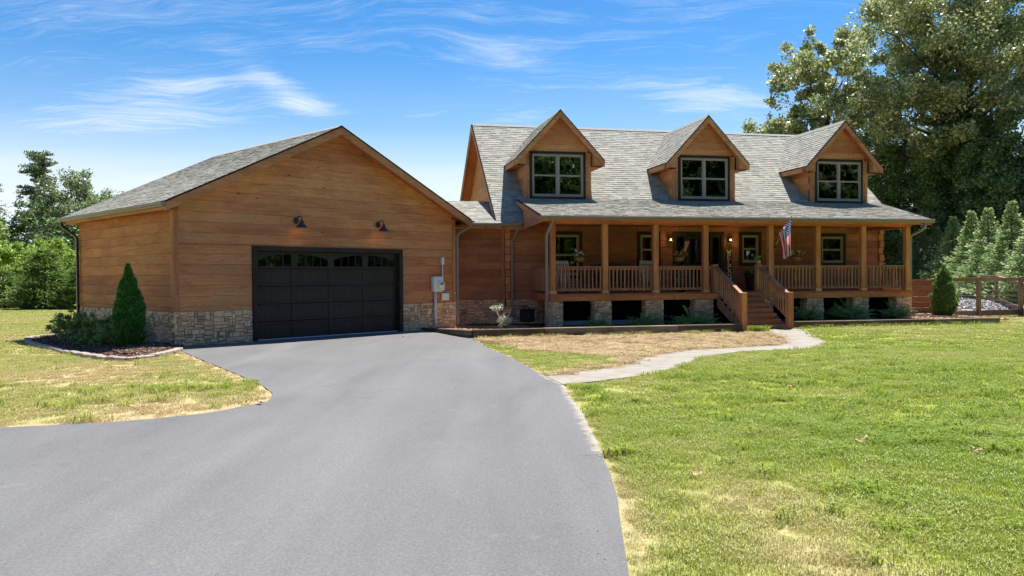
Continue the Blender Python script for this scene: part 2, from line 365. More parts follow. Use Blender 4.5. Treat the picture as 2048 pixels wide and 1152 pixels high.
def asphalt_mat():
    m, t = new_mat('sealed_asphalt'); p = t.n('ShaderNodeNewGeometry').outputs['Position']
    ag = t.noise(p, 48, 4, .85); ag2 = t.n('ShaderNodeTexVoronoi', _feature='F1', Vector=p, Scale=95.0).outputs[0]
    big = t.noise(t.mapping(p, rot=(0, 0, R(20)), scale=(1, .35, 1)), .55, 5, .6, .8); sp = t.noise(p, 3.0, 4, .7)
    tr = t.noise(t.mapping(p, rot=(0, 0, R(8)), scale=(1.2, .05, 1)), 1.1, 3, .5, .4)
    c = t.ramp(ag, [(.25, (.084, .083, .081)), (.5, (.126, .124, .121)), (.78, (.20, .197, .192))])
    c = t.mix(.85, c, t.ramp(ag2, [(.02, .45), (.18, 1.0), (.6, 1.08)]), 'MULTIPLY')
    c = t.mix(1.0, c, t.ramp(big, [(.3, .86), (.7, 1.14)]), 'MULTIPLY')
    c = t.mix(1.0, c, t.ramp(tr, [(.35, .93), (.65, 1.07)]), 'MULTIPLY')
    c = t.mix(t.ramp(sp, [(.62, 0.0), (.78, .35)]), c, (.27, .25, .22, 1))
    st = t.noise(t.mapping(p, (4, 9, 0)), 1.3, 6, .75, .6); c = t.mix(t.ramp(st, [(.60, 0.0), (.74, .38)]), c, (.06, .06, .062, 1))
    grit = t.n('ShaderNodeTexVoronoi', _feature='F1', Vector=p, Scale=5.0).outputs[0]; c = t.mix(t.ramp(grit, [(.02, .5), (.045, 0.0)]), c, (.34, .31, .27, 1))
    e = t.n('ShaderNodeAttribute', _attribute_name='edge', _attribute_type='GEOMETRY').outputs['Fac']
    en = t.math('ADD', e, t.math('MULTIPLY', t.math('SUBTRACT', t.noise(p, 5.5, 5, .7), .5), .9))
    c = t.mix(t.ramp(en, [(.62, 0.0), (.95, .8)]), c, (.42, .36, .28, 1))
    finish(t, c, .88, ag, .35, .004, spec=.3); return m
M['asphalt'] = asphalt_mat()
def concrete_mat():
    m, t = new_mat('broom_finished_concrete'); p = t.n('ShaderNodeNewGeometry').outputs['Position']
    n = t.noise(p, 2.2, 6, .65); f = t.noise(p, 60, 3, .7)
    c = t.ramp(n, [(.25, (.20, .17, .135)), (.5, (.29, .26, .215)), (.8, (.36, .33, .285))])
    c = t.mix(.6, c, t.ramp(f, [(.3, .75), (.7, 1.1)]), 'MULTIPLY')
    finish(t, c, .9, f, .3, .004, spec=.25); return m
M['concrete'] = concrete_mat()
def lawn_color(t, dry, rnd, p):
    """green to straw, driven by the measured dryness at a point"""
    n = t.noise(p, 1.1, 5, .65); k = t.math('ADD', dry, t.math('MULTIPLY', t.math('SUBTRACT', n, .5), .50))
    k = t.math('ADD', k, t.math('MULTIPLY', t.math('SUBTRACT', rnd, .5), .42))
    c = t.ramp(k, [(.05, (.25, .36, .040)), (.28, (.37, .425, .062)), (.50, (.46, .46, .145)), (.72, (.56, .48, .22)), (.95, (.62, .47, .26))])
    return c
def ground_mat():
    m, t = new_mat('lawn_soil_and_turf'); p = t.n('ShaderNodeNewGeometry').outputs['Position']
    dry = t.n('ShaderNodeAttribute', _attribute_name='dry', _attribute_type='GEOMETRY').outputs['Fac']
    f = t.noise(p, 24, 4, .75); f2 = t.noise(t.mapping(p, scale=(1, .4, 1)), 8, 4, .7)
    c = lawn_color(t, dry, f, p)
    c = t.mix(1.0, c, t.ramp(f, [(.3, .50), (.72, .95)]), 'MULTIPLY')
    c = t.mix(1.0, c, t.ramp(f2, [(.3, .72), (.7, 1.1)]), 'MULTIPLY')
    finish(t, c, .95, f, .8, .03, spec=.1); return m
M['ground'] = ground_mat()
def blade_mat(name='grass_blades', attr='dry'):
    m, t = new_mat(name); g = t.n('ShaderNodeNewGeometry'); p = g.outputs['Position']; isl = g.outputs['Random Per Island']
    dry = t.n('ShaderNodeAttribute', _attribute_name=attr, _attribute_type='INSTANCER').outputs['Fac']
    c = lawn_color(t, dry, isl, p)
    b = t.n('ShaderNodeBsdfPrincipled'); t.put(b.inputs['Base Color'], c); b.inputs['Roughness'].default_value = .5; b.inputs['Specular IOR Level'].default_value = .35
    tr = t.n('ShaderNodeBsdfTranslucent', Color=c); mx = t.n('ShaderNodeMixShader', i0=.35, i1=b.outputs[0], i2=tr.outputs[0])
    t.n('ShaderNodeOutputMaterial', Surface=mx); return m
M['blade'] = blade_mat()
def ramp_island(name, stops, rough=.9, trans=0.0, spec=.25):
    m, t = new_mat(name); g = t.n('ShaderNodeNewGeometry'); rnd = t.n('ShaderNodeObjectInfo').outputs['Random']
    k = t.math('FRACT', t.math('ADD', g.outputs['Random Per Island'], rnd))
    c = t.ramp(k, stops)
    b = t.n('ShaderNodeBsdfPrincipled'); t.put(b.inputs['Base Color'], c); b.inputs['Roughness'].default_value = rough; b.inputs['Specular IOR Level'].default_value = spec
    sh = b.outputs[0]
    if trans: sh = t.n('ShaderNodeMixShader', i0=trans, i1=sh, i2=t.n('ShaderNodeBsdfTranslucent', Color=c).outputs[0]).outputs[0]
    t.n('ShaderNodeOutputMaterial', Surface=sh); return m
M['chip'] = ramp_island('bark_mulch_chips', [(0, (.05, .026, .016)), (.4, (.11, .06, .038)), (.75, (.19, .115, .075)), (1, (.36, .25, .17))])
M['chip_tan'] = ramp_island('tan_wood_chips', [(0, (.20, .11, .06)), (.5, (.42, .25, .14)), (1, (.60, .42, .28))])
M['straw'] = ramp_island('straw_stalks', [(0, (.26, .17, .08)), (.35, (.42, .30, .15)), (.8, (.55, .41, .23)), (1, (.66, .52, .33))], .8, .2)
M['pebble'] = ramp_island('grey_gravel_stones', [(0, (.16, .15, .15)), (.5, (.38, .36, .35)), (1, (.62, .60, .58))])
def soil(name, a, b, s=14):
    m, t = new_mat(name); p = t.n('ShaderNodeNewGeometry').outputs['Position']; n = t.noise(p, s, 5, .75)
    c = t.ramp(n, [(.3, a), (.7, b)]); finish(t, c, .95, n, .9, .03, spec=.1); return m
M['mulch'] = soil('mulch_bed_soil', (.035, .02, .013), (.12, .068, .043))
M['strawbed'] = soil('straw_covered_soil', (.10, .065, .03), (.36, .26, .13), 22)
M['gravel'] = soil('gravel_bed', (.20, .19, .185), (.50, .48, .465), 20)
def leaf_mat(name, a, b, c3, trans=.3, rough=.45, spec=.4, big=.6):
    m, t = new_mat(name); g = t.n('ShaderNodeNewGeometry')
    k = t.math('ADD', t.math('MULTIPLY', g.outputs['Random Per Island'], .65), t.math('MULTIPLY', t.noise(g.outputs['Position'], big, 3, .6), .5))
    c = t.ramp(k, [(.15, a), (.50, b), (.80, c3)])
    bs = t.n('ShaderNodeBsdfPrincipled'); t.put(bs.inputs['Base Color'], c); bs.inputs['Roughness'].default_value = rough; bs.inputs['Specular IOR Level'].default_value = spec
    tr = t.n('ShaderNodeBsdfTranslucent', Color=t.mix(.22, c, (.34, .42, .12, 1))); mx = t.n('ShaderNodeMixShader', i0=trans, i1=bs.outputs[0], i2=tr.outputs[0])
    t.n('ShaderNodeOutputMaterial', Surface=mx); return m
M['fieldtree'] = leaf_mat('field_tree_leaves', (.03, .06, .025), (.10, .15, .06), (.34, .38, .20), .40, .4, .6)
M['oak'] = leaf_mat('oak_leaves', (.06, .085, .035), (.22, .27, .11), (.62, .62, .34), .44, .32, .8)  # palest stop paints sun and sky glints onto some leaves
M['darkleaf'] = leaf_mat('dark_ivy_leaves', (.035, .075, .03), (.095, .17, .06), (.30, .39, .17), .38, .38, .6)  # a few pale leaves carry glints in their colour
M['bright'] = leaf_mat('bright_yellow_green_leaves', (.13, .23, .03), (.24, .38, .055), (.42, .54, .12), .45)
M['cedar'] = leaf_mat('cedar_foliage', (.05, .10, .018), (.11, .19, .035), (.22, .32, .07), .4, .6)
M['pine'] = leaf_mat('pine_needles', (.06, .095, .045), (.11, .16, .075), (.22, .26, .14), .3, .5)
M['giant'] = leaf_mat('young_conifer_sprays', (.08, .14, .05), (.22, .33, .12), (.52, .62, .28), .42, .5)
M['giant_dark'] = leaf_mat('shaded_conifer_sprays', (.045, .085, .03), (.09, .15, .055), (.18, .26, .10), .35, .6)  # darker copy of giant, with the shade painted into the foliage colour
M['arbor'] = leaf_mat('arborvitae_sprays', (.018, .085, .016), (.04, .16, .032), (.10, .28, .065), .25, .6, .25, 3)
M['globe'] = leaf_mat('globe_arborvitae_sprays', (.04, .11, .02), (.09, .20, .045), (.24, .36, .11), .35, .6, .25, 2)
M['holly'] = leaf_mat('glossy_shrub_leaves', (.05, .12, .03), (.12, .22, .06), (.28, .40, .13), .3, .35, .5, 2)
M['yew'] = leaf_mat('spreading_yew_needles', (.09, .22, .06), (.20, .38, .12), (.38, .56, .18), .4, .5, .3, 3)
M['yewtip'] = leaf_mat('pale_new_growth', (.20, .27, .05), (.30, .36, .08), (.40, .44, .14), .4, .5)
M['bark'] = plain('grey_brown_bark', (.10, .078, .058), .95, 0, .4, 5, .1, 1.0)
M['twig'] = plain('reddish_twigs', (.55, .36, .27), .8, 0, .2, 9)
M['petal_white'] = plain('white_petals', (.75, .75, .70), .6, 0, .05)
M['petal_pink'] = plain('pink_petals', (.68, .08, .14), .6, 0, .2, 20)
M['petal_orange'] = plain('orange_petals', (.75, .17, .03), .6, 0, .2, 20)
def glass_mat(name, tint=(.02, .035, .03), refl=1.0):
    m, t = new_mat(name)
    fr = t.n('ShaderNodeFresnel', IOR=1.9).outputs[0]; fr = t.math('MULTIPLY', fr, refl, clamp=True)
    tr = t.n('ShaderNodeBsdfTransparent', Color=(.55, .68, .62, 1)); gl = t.n('ShaderNodeBsdfGlossy', Color=(.92, .97, .93, 1), Roughness=.015)
    nz = t.noise(t.n('ShaderNodeTexCoord').outputs['Object'], 1.3, 2, .5)
    bp = t.n('ShaderNodeBump', Strength=.05, Distance=.05, Height=nz); t.put(gl.inputs['Normal'], bp.outputs[0])
    mx = t.n('ShaderNodeMixShader', i0=fr, i1=tr.outputs[0], i2=gl.outputs[0]); t.n('ShaderNodeOutputMaterial', Surface=mx); return m
M['glass'] = glass_mat('window_glass')
M['clearglass'] = glass_mat('lamp_glass', refl=.6)
def emis(name, col, s):
    m, t = new_mat(name); t.n('ShaderNodeOutputMaterial', Surface=t.n('ShaderNodeEmission', Color=(*col, 1), Strength=s)); return m
M['bulb'] = emis('warm_lamp_bulb', (1, .55, .22), 7)
M['curtain'] = plain('teal_curtain_cloth', (.22, .62, .52), .9, 0, .15, 4)
M['blind'] = plain('pale_curtain_cloth', (.35, .34, .30), .9, 0, .1, 4)
def lamp(name, loc, e, parent=None, rad=.04, col=(1, .62, .3)):
    l = bpy.data.lights.new(name, 'POINT'); l.energy = e; l.color = col; l.shadow_soft_size = rad
    o = bpy.data.objects.new(name, l); C.objects.link(o)
    if parent is not None: o.parent = parent
    o.location = loc; return o

# ------------------------------------------------------------------ ground sheets
DRIVE_R = [(0.60, 2.2), (0.66, 4.52), (0.75, 5.56), (0.80, 6.06), (0.84, 6.82), (0.87, 8.16), (0.86, 8.88), (0.87, 9.85), (0.84, 10.7), (0.81, 11.42), (0.80, 12.47),
           (0.57, 13.47), (0.31, 14.93), (0.05, 16.57), (-0.29, 18.69), (-0.73, 21.17), (-1.11, 23.4), (-1.24, 23.95)]
DRIVE_L = [(-7.94, 18.92), (-7.32, 17.91), (-5.93, 15.72), (-4.73, 13.85), (-3.92, 12.5), (-3.55, 11.74), (-3.42, 11.2), (-3.40, 10.98), (-3.54, 10.65), (-3.88, 10.05), (-4.44, 9.65),
           (-4.87, 9.45), (-5.47, 9.27), (-5.91, 9.16), (-7.53, 9.02), (-10.89, 8.95), (-18, 8.8), (-40, 8.3)]
WALK_LO = [(0.79, 12.47), (1.38, 12.86), (2.04, 13.4), (2.64, 14.0), (3.25, 15.04), (3.95, 16.68), (4.6, 17.75), (5.2, 18.4), (6.0, 18.84), (7.0, 19.3), (7.7, 19.95), (8.13, 20.65), (8.57, 21.68), (8.87, 23.05), (9.33, 25.45), (9.30, 26.25)]
WALK_HI = [(0.57, 13.47), (1.31, 14.22), (2.05, 14.93), (2.46, 15.81), (2.85, 16.9), (3.24, 17.75), (3.7, 18.5), (4.3, 19.15), (5.46, 19.96), (6.5, 20.5), (7.1, 21.0), (7.46, 21.59), (7.8, 22.76), (8.1, 24.3), (8.22, 25.1), (8.0, 25.9), (7.60, 25.95)]
def xy(p): return (p.x, p.y)
# points on the garage front wall line
GW0 = xy(gw(-.02, -.0)); GWR = xy(gw(8.0, .0))
TCOR = xy(hw(-2.95, -1.98))
DRIVE = DRIVE_R + [TCOR, xy(gw(7.95, -.02)), xy(gw(7.95, .3)), xy(gw(.25, .3)), xy(gw(.12, -.02))] + DRIVE_L + [(-40, 1.0), (0.6, 1.0)]
WALK = WALK_LO + WALK_HI[::-1]
BEDL = [xy(gw(.10, 0)), (-7.86, 18.75), (-7.74, 18.05), (-7.74, 16.96), (-7.93, 16.47), (-8.53, 16.74), (-9.57, 17.89), (-10.47, 19.01), (-11.4, 20.01), (-12.47, 21.2), (-13.7, 22.6),
        (-14.5, 23.9), (-14.7, 24.7), (-14.4, 25.3), (-13.7, 25.5), xy(gw(0, 6.6)), xy(gw(.3, 6.6)), xy(gw(.3, 0))]
PORCHBED = [TCOR, xy(hw(5.8, -1.86)), xy(hw(5.9, 2.7)), xy(hw(-.9, 2.7)), xy(hw(-4.4, 2.7)), xy(gw(9.3, .1)), xy(gw(8.0, .02))]
PORCHBED2 = [xy(hw(7.75, -1.80)), xy(hw(15.6, -1.80)), xy(hw(16.6, 1.0)), xy(hw(15.9, 1.75)), xy(hw(15, 1.75)), xy(hw(15, 2.7)), xy(hw(7.75, 2.7))]
def in_poly(P, x, y):
    x = np.asarray(x); y = np.asarray(y); ins = np.zeros(x.shape, bool); n = len(P); j = n - 1
    for i in range(n):
        xi, yi = P[i]; xj, yj = P[j]
        if yi != yj:
            c = ((yi > y) != (yj > y)) & (x < (xj - xi) * (y - yi) / (yj - yi) + xi); ins ^= c
        j = i
    return ins
def dist_line(P, x, y):
    d = np.full(np.shape(x), 1e9)
    for (ax, ay), (bx, by) in zip(P[:-1], P[1:]):
        vx, vy = bx - ax, by - ay; L = vx * vx + vy * vy + 1e-12
        t = np.clip(((x - ax) * vx + (y - ay) * vy) / L, 0, 1); d = np.minimum(d, np.hypot(x - ax - t * vx, y - ay - t * vy))
    return d
# straw patch between walk and timber
STRAW = WALK_HI + [xy(hw(5.8, -1.98)), xy(hw(-2.4, -2.05)), (-1.0, 23.2), (-.3, 21.0), (.4, 19.3), (1.2, 18.3), (2.2, 17.4), (2.3, 16.1), (1.2, 14.6)]
def dryness(x, y):
    x = np.asarray(x, float); y = np.asarray(y, float)
    n = vnoise(x, y, 2.6, 4, 1); n2 = vnoise(x, y, .7, 3, 2); n3 = vnoise(x, y, 7.5, 2, 3)
    d = .24 + .34 * (n - .5) + .26 * (n2 - .5) + .20 * (n3 - .5)
    dr = dist_line(DRIVE_R, x, y); dl = dist_line(DRIVE_L, x, y)
    d = d + np.where(x > -1.5,   .46 * np.exp(-(dr / .16) ** 2) + .16 * np.exp(-((dr - 1.15) / .55) ** 2) * (vnoise(x, y, 1.5, 2, 9) > .3), 0)
    d = d + np.where(x < -1.5, .42 * np.exp(-(dl / .22) ** 2) + .17, 0)
    d = d + .28 * sst((y - 22) / 8.) * (x > 3)
    d = d + .26 * np.exp(-((x + 7.6) ** 2 + (y - 14.0) ** 2) / 1.6) + .3 * np.exp(-((x + 4.6) ** 2 + (y - 10.4) ** 2) / .9)
    for bx, by, br in ((1.55, 8.2, .28), (2.2, 11.4, .4), (9.3, 17.5, 1.4)):
        d = d + .10 * np.exp(-((x - bx) ** 2 + (y - by) ** 2) / br ** 2)
    stripe = np.abs((x - 1.7) - (15 - y) * .02) ; d = d + .13 * np.exp(-(stripe / .45) ** 2) * (y < 13)
    d = d - .06 * sst((x - 4) / 4.) * (y < 20) + .12 * sst((y - 9) / 6.)
    d = d + .55 * in_poly(STRAW, x, y)
    return np.clip(d, 0, 1)
def set_attr(me, name, vals):
    a = me.attributes.new(name, 'FLOAT', 'POINT'); a.data.foreach_set('value', np.asarray(vals, dtype=np.float32))
def build_ground():
    def axis(a, b, fine, lo, hi):
        L = list(np.arange(a, b, fine)); x = b; s = fine
        while x < hi: L.append(x); s *= 1.35; x += s
        L.append(hi); x = a; s = fine; P = []
        while x > lo: P.append(x) if x != a else None; s *= 1.35; x -= s
        P.append(lo); return np.array(sorted(set(P + L)))
    xs = axis(-16, 22, .3, -900, 900); ys = axis(3, 42, .3, -700, 1500)
    X, Y = np.meshgrid(xs, ys); Z = hgt(X, Y)
    # the turf lies a little lower under the hard surfaces
    Z = Z - .02 * in_poly(DRIVE, X, Y) - .03 * in_poly(WALK, X, Y)
    nx, ny = len(xs), len(ys); v = np.stack([X.ravel(), Y.ravel(), Z.ravel()], 1)
    i = np.arange(nx - 1); j = np.arange(ny - 1); I, J = np.meshgrid(i, j); a = (J * nx + I).ravel()
    f = np.stack([a, a + 1, a + nx + 1, a + nx], 1)
    me = bpy.data.meshes.new('ground'); me.vertices.add(len(v)); me.vertices.foreach_set('co', v.ravel())
    me.loops.add(f.size); me.loops.foreach_set('vertex_index', f.ravel().astype(np.int32)); me.polygons.add(len(f))
    me.polygons.foreach_set('loop_start', np.arange(0, f.size, 4, dtype=np.int32)); me.update(calc_edges=True); me.validate()
    me.polygons.foreach_set('use_smooth', [True] * len(me.polygons))
    set_attr(me, 'dry', dryness(v[:, 0], v[:, 1])); me.materials.append(M['ground'])
    return link('ground', me, kind='structure')
build_ground()
def sheet(name, poly, mat, lift, step=.5, edge_of=None, dome=0.0, skirt=0.0, kind='structure', attr=None):
    """a polygon laid over the ground, triangulated finely enough to follow it"""
    P = []
    n = len(poly)
    for i in range(n):
        a, b = poly[i], poly[(i + 1) % n]; L = math.hypot(b[0] - a[0], b[1] - a[1]); k = max(1, int(L / (step * 1.0)))
        for q in range(k): P.append((a[0] + (b[0] - a[0]) * q / k, a[1] + (b[1] - a[1]) * q / k))
    xs = [p[0] for p in P]; ys = [p[1] for p in P]
    GX, GY = np.meshgrid(np.arange(max(min(xs), -45), max(xs), step), np.arange(min(ys), max(ys), step)); gx = GX.ravel() + .013; gy = GY.ravel() + .017
    ok = in_poly(P, gx, gy) & (dist_line(P + [P[0]], gx, gy) > step * .35)
    pts = [Vector(p) for p in P] + [Vector((a, b)) for a, b in zip(gx[ok], gy[ok])]
    edges = [(i, (i + 1) % len(P)) for i in range(len(P))]
    vo, eo, fo, *_ = delaunay_2d_cdt(pts, edges, [], 1, 1e-5)
    x = np.array([v.x for v in vo]); y = np.array([v.y for v in vo]); d = dist_line(P + [P[0]], x, y)
    z = hgt(x, y) + lift + dome * sst(d / .7)
    vs = list(zip(x, y, z)); fs = [tuple(f) for f in fo]
    fs = [f if (x[f[1]] - x[f[0]]) * (y[f[2]] - y[f[0]]) - (x[f[2]] - x[f[0]]) * (y[f[1]] - y[f[0]]) > 0 else f[::-1] for f in fs]
    if skirt:
        m = len(vs); idx = [int(np.argmin((x - p[0]) ** 2 + (y - p[1]) ** 2)) for p in P]
        vs += [(x[i], y[i], z[i] - skirt) for i in idx]; k = len(idx)
        for i in range(k): j = (i + 1) % k; fs.append((idx[i], m + i, m + j, idx[j]))
    me = bpy.data.meshes.new(name); me.from_pydata(vs, [], fs); me.materials.append(mat)
    if attr is not None:
        full = np.zeros(len(vs)); full[:len(x)] = attr(x, y); set_attr(me, 'edge', full)
    me.update(); return link(name, me, kind=kind)
def drive_edge(x, y):
    d = dist_line(DRIVE_R[1:-3], x, y); k = sst((y - 6.2) / 2.) * sst((16 - y) / 3.)
    return np.exp(-(d / .10) ** 2) * (.45 + .55 * k) * .9
sheet('driveway', DRIVE, M['asphalt'], .004, .3, attr=drive_edge)
sheet('path', WALK, M['concrete'], .012, .4, skirt=.08)
sheet('mulch_bed', BEDL, M['mulch'], .03, .4, dome=.06, skirt=.08)
sheet('planting_bed', PORCHBED, M['mulch'], .045, .4, skirt=.2)
sheet('planting_bed', PORCHBED2, M['mulch'], .12, .4, skirt=.2)
sheet('straw_patch', STRAW, M['strawbed'], .008, .4)
GRAVEL = [xy(hw(15.0, 1.95)), xy(hw(20.6, 1.95)), (22.6, 37.4), (27.3, 49.5), (20.0, 44.0), (17.6, 38.0)]
sheet('gravel_yard', GRAVEL, M['gravel'], .02, .6)

# ------------------------------------------------------------------ instanced ground cover
def blade_tuft(seed, n, rad, h, w, lean=.5, flat=False):
    r = np.random.RandomState(seed); V = []; F = []
    for i in range(n):
        a = r.rand() * 6.283; q = rad * math.sqrt(r.rand()); x, y = q * math.cos(a), q * math.sin(a)
        hh = h * (.45 + .85 * r.rand()); ww = w * (.6 + .8 * r.rand()); th = r.rand() * 6.283; ln = lean * (.2 + r.rand()) * hh
        if flat:
            L = h * (.5 + r.rand()); z0 = .004 + .02 * r.rand(); z1 = max(.004, z0 + (.5 - r.rand()) * .03 + (.03 if r.rand() < .08 else 0)); dx, dy = math.cos(th), math.sin(th)
            b = len(V); V += [(x - dy * ww, y + dx * ww, z0), (x + dy * ww, y - dx * ww, z0), (x + dx * L + dy * ww * .7, y + dy * L - dx * ww * .7, z1), (x + dx * L - dy * ww * .7, y + dy * L + dx * ww * .7, z1)]
            F.append((b, b + 1, b + 2, b + 3)); continue
        dx, dy = math.cos(th), math.sin(th); bx, by = -dy * ww / 2, dx * ww / 2; b = len(V)
        V += [(x - bx, y - by, -.01), (x + bx, y + by, -.01), (x + dx * ln * .35 + bx * .8, y + dy * ln * .35 + by * .8, hh * .6), (x + dx * ln * .35 - bx * .8, y + dy * ln * .35 - by * .8, hh * .6), (x + dx * ln, y + dy * ln, hh * (1 - .25 * lean))]
        F += [(b, b + 1, b + 2, b + 3), (b + 3, b + 2, b + 4)]
    return V, F
def chip_pile(seed, n, rad, s, tall=.4):
    r = random.Random(seed); m = MB()
    for i in range(n):
        a = r.random() * 6.283; q = rad * math.sqrt(r.random()); o = Vector((q * math.cos(a), q * math.sin(a), r.random() * .012))
        L, W, H = s * (.5 + r.random()), s * (.25 + .4 * r.random()), s * tall * (.3 + .5 * r.random())
        rot = Matrix.Rotation(r.random() * 6.28, 3, 'Z') @ Matrix.Rotation(r.uniform(-.6, .6), 3, 'X') @ Matrix.Rotation(r.uniform(-.5, .5), 3, 'Y')
        t = MB().box(-L / 2, L / 2, -W / 2, W / 2, 0, H)
        m.add([o + rot @ Vector(v) for v in t.v], t.f)
    return m.v, m.f
def proto_collection(name, makers, mat):
    col = bpy.data.collections.new(name)
    for i, (V, F) in enumerate(makers):
        me = bpy.data.meshes.new(name); me.from_pydata(V, [], F); me.materials.append(mat)
        o = bpy.data.objects.new('%s_%02d' % (name, i), me); col.objects.link(o)
    return col
def scatter(name, pts, scale, attrs, col, label=None, tilt=0.0, seed=1):
    """points carrying a small clump each: one object nobody could count"""
    me = bpy.data.meshes.new(name); N = len(pts); me.vertices.add(N); me.vertices.foreach_set('co', np.asarray(pts, np.float32).ravel())
    r = np.random.RandomState(seed)
    rot = np.stack([r.normal(0, tilt, N) if tilt else np.zeros(N), r.normal(0, tilt, N) if tilt else np.zeros(N), r.rand(N) * 6.283], 1)
    a = me.attributes.new('rot', 'FLOAT_VECTOR', 'POINT'); a.data.foreach_set('vector', rot.astype(np.float32).ravel())
    set_attr(me, 'scl', scale)
    for k, v in attrs.items(): set_attr(me, k, v)
    me.update(); o = link(name, me, kind='stuff'); 
    if label: o['label'] = label
    g = bpy.data.node_groups.new(name, 'GeometryNodeTree')
    g.interface.new_socket('Geometry', in_out='INPUT', socket_type='NodeSocketGeometry'); g.interface.new_socket('Geometry', in_out='OUTPUT', socket_type='NodeSocketGeometry')
    gi = g.nodes.new('NodeGroupInput'); go = g.nodes.new('NodeGroupOutput'); ip = g.nodes.new('GeometryNodeInstanceOnPoints'); ci = g.nodes.new('GeometryNodeCollectionInfo')
    ci.inputs['Collection'].default_value = col; ci.inputs['Separate Children'].default_value = True; ci.inputs['Reset Children'].default_value = True
    ip.inputs['Pick Instance'].default_value = True
    L = g.links
    def attr(nm, dt):
        n = g.nodes.new('GeometryNodeInputNamedAttribute'); n.data_type = dt; n.inputs['Name'].default_value = nm
        return [s for s in n.outputs if s.enabled and s.name == 'Attribute'][0]
    L.new(gi.outputs[0], ip.inputs['Points']); L.new(ci.outputs[0], ip.inputs['Instance'])
    L.new(attr('rot', 'FLOAT_VECTOR'), ip.inputs['Rotation']); L.new(attr('scl', 'FLOAT'), ip.inputs['Scale'])
    L.new(ip.outputs[0], go.inputs[0])
    md = o.modifiers.new('scatter', 'NODES'); md.node_group = g
    return o
def lawn_ok(x, y):
    ok = ~in_poly(DRIVE, x, y) & ~in_poly(WALK, x, y) & ~in_poly(BEDL, x, y) & ~in_poly(PORCHBED, x, y) & ~in_poly(PORCHBED2, x, y) & ~in_poly(GRAVEL, x, y)
    Gr = [xy(gw(-.1, -.1)), xy(gw(9.4, -.1)), xy(gw(9.4, 7)), xy(gw(-.1, 7))]; Hr = [xy(hw(-1, -.2)), xy(hw(14.6, -.2)), xy(hw(14.6, 13)), xy(hw(-1, 13))]
    return ok & ~in_poly(Gr, x, y) & ~in_poly(Hr, x, y)
def frustum(x, y, m=1.5): return (y > 3.6) & (np.abs(x) < y * .66 + m)
def lawn_points(y0, y1, dens, seed):
    r = np.random.RandomState(seed); X0, X1 = -(y1 * .66 + 2), y1 * .66 + 2; n = int((X1 - X0) * (y1 - y0) * dens)
    x = r.uniform(X0, X1, n); y = r.uniform(y0, y1, n); k = frustum(x, y) & lawn_ok(x, y) & ~in_poly(STRAW, x, y); x, y = x[k], y[k]
    d = np.minimum(dist_line(DRIVE_R, x, y), dist_line(DRIVE_L, x, y)); k = (d > .05) | (r.rand(len(d)) < .3)
    return x[k], y[k]
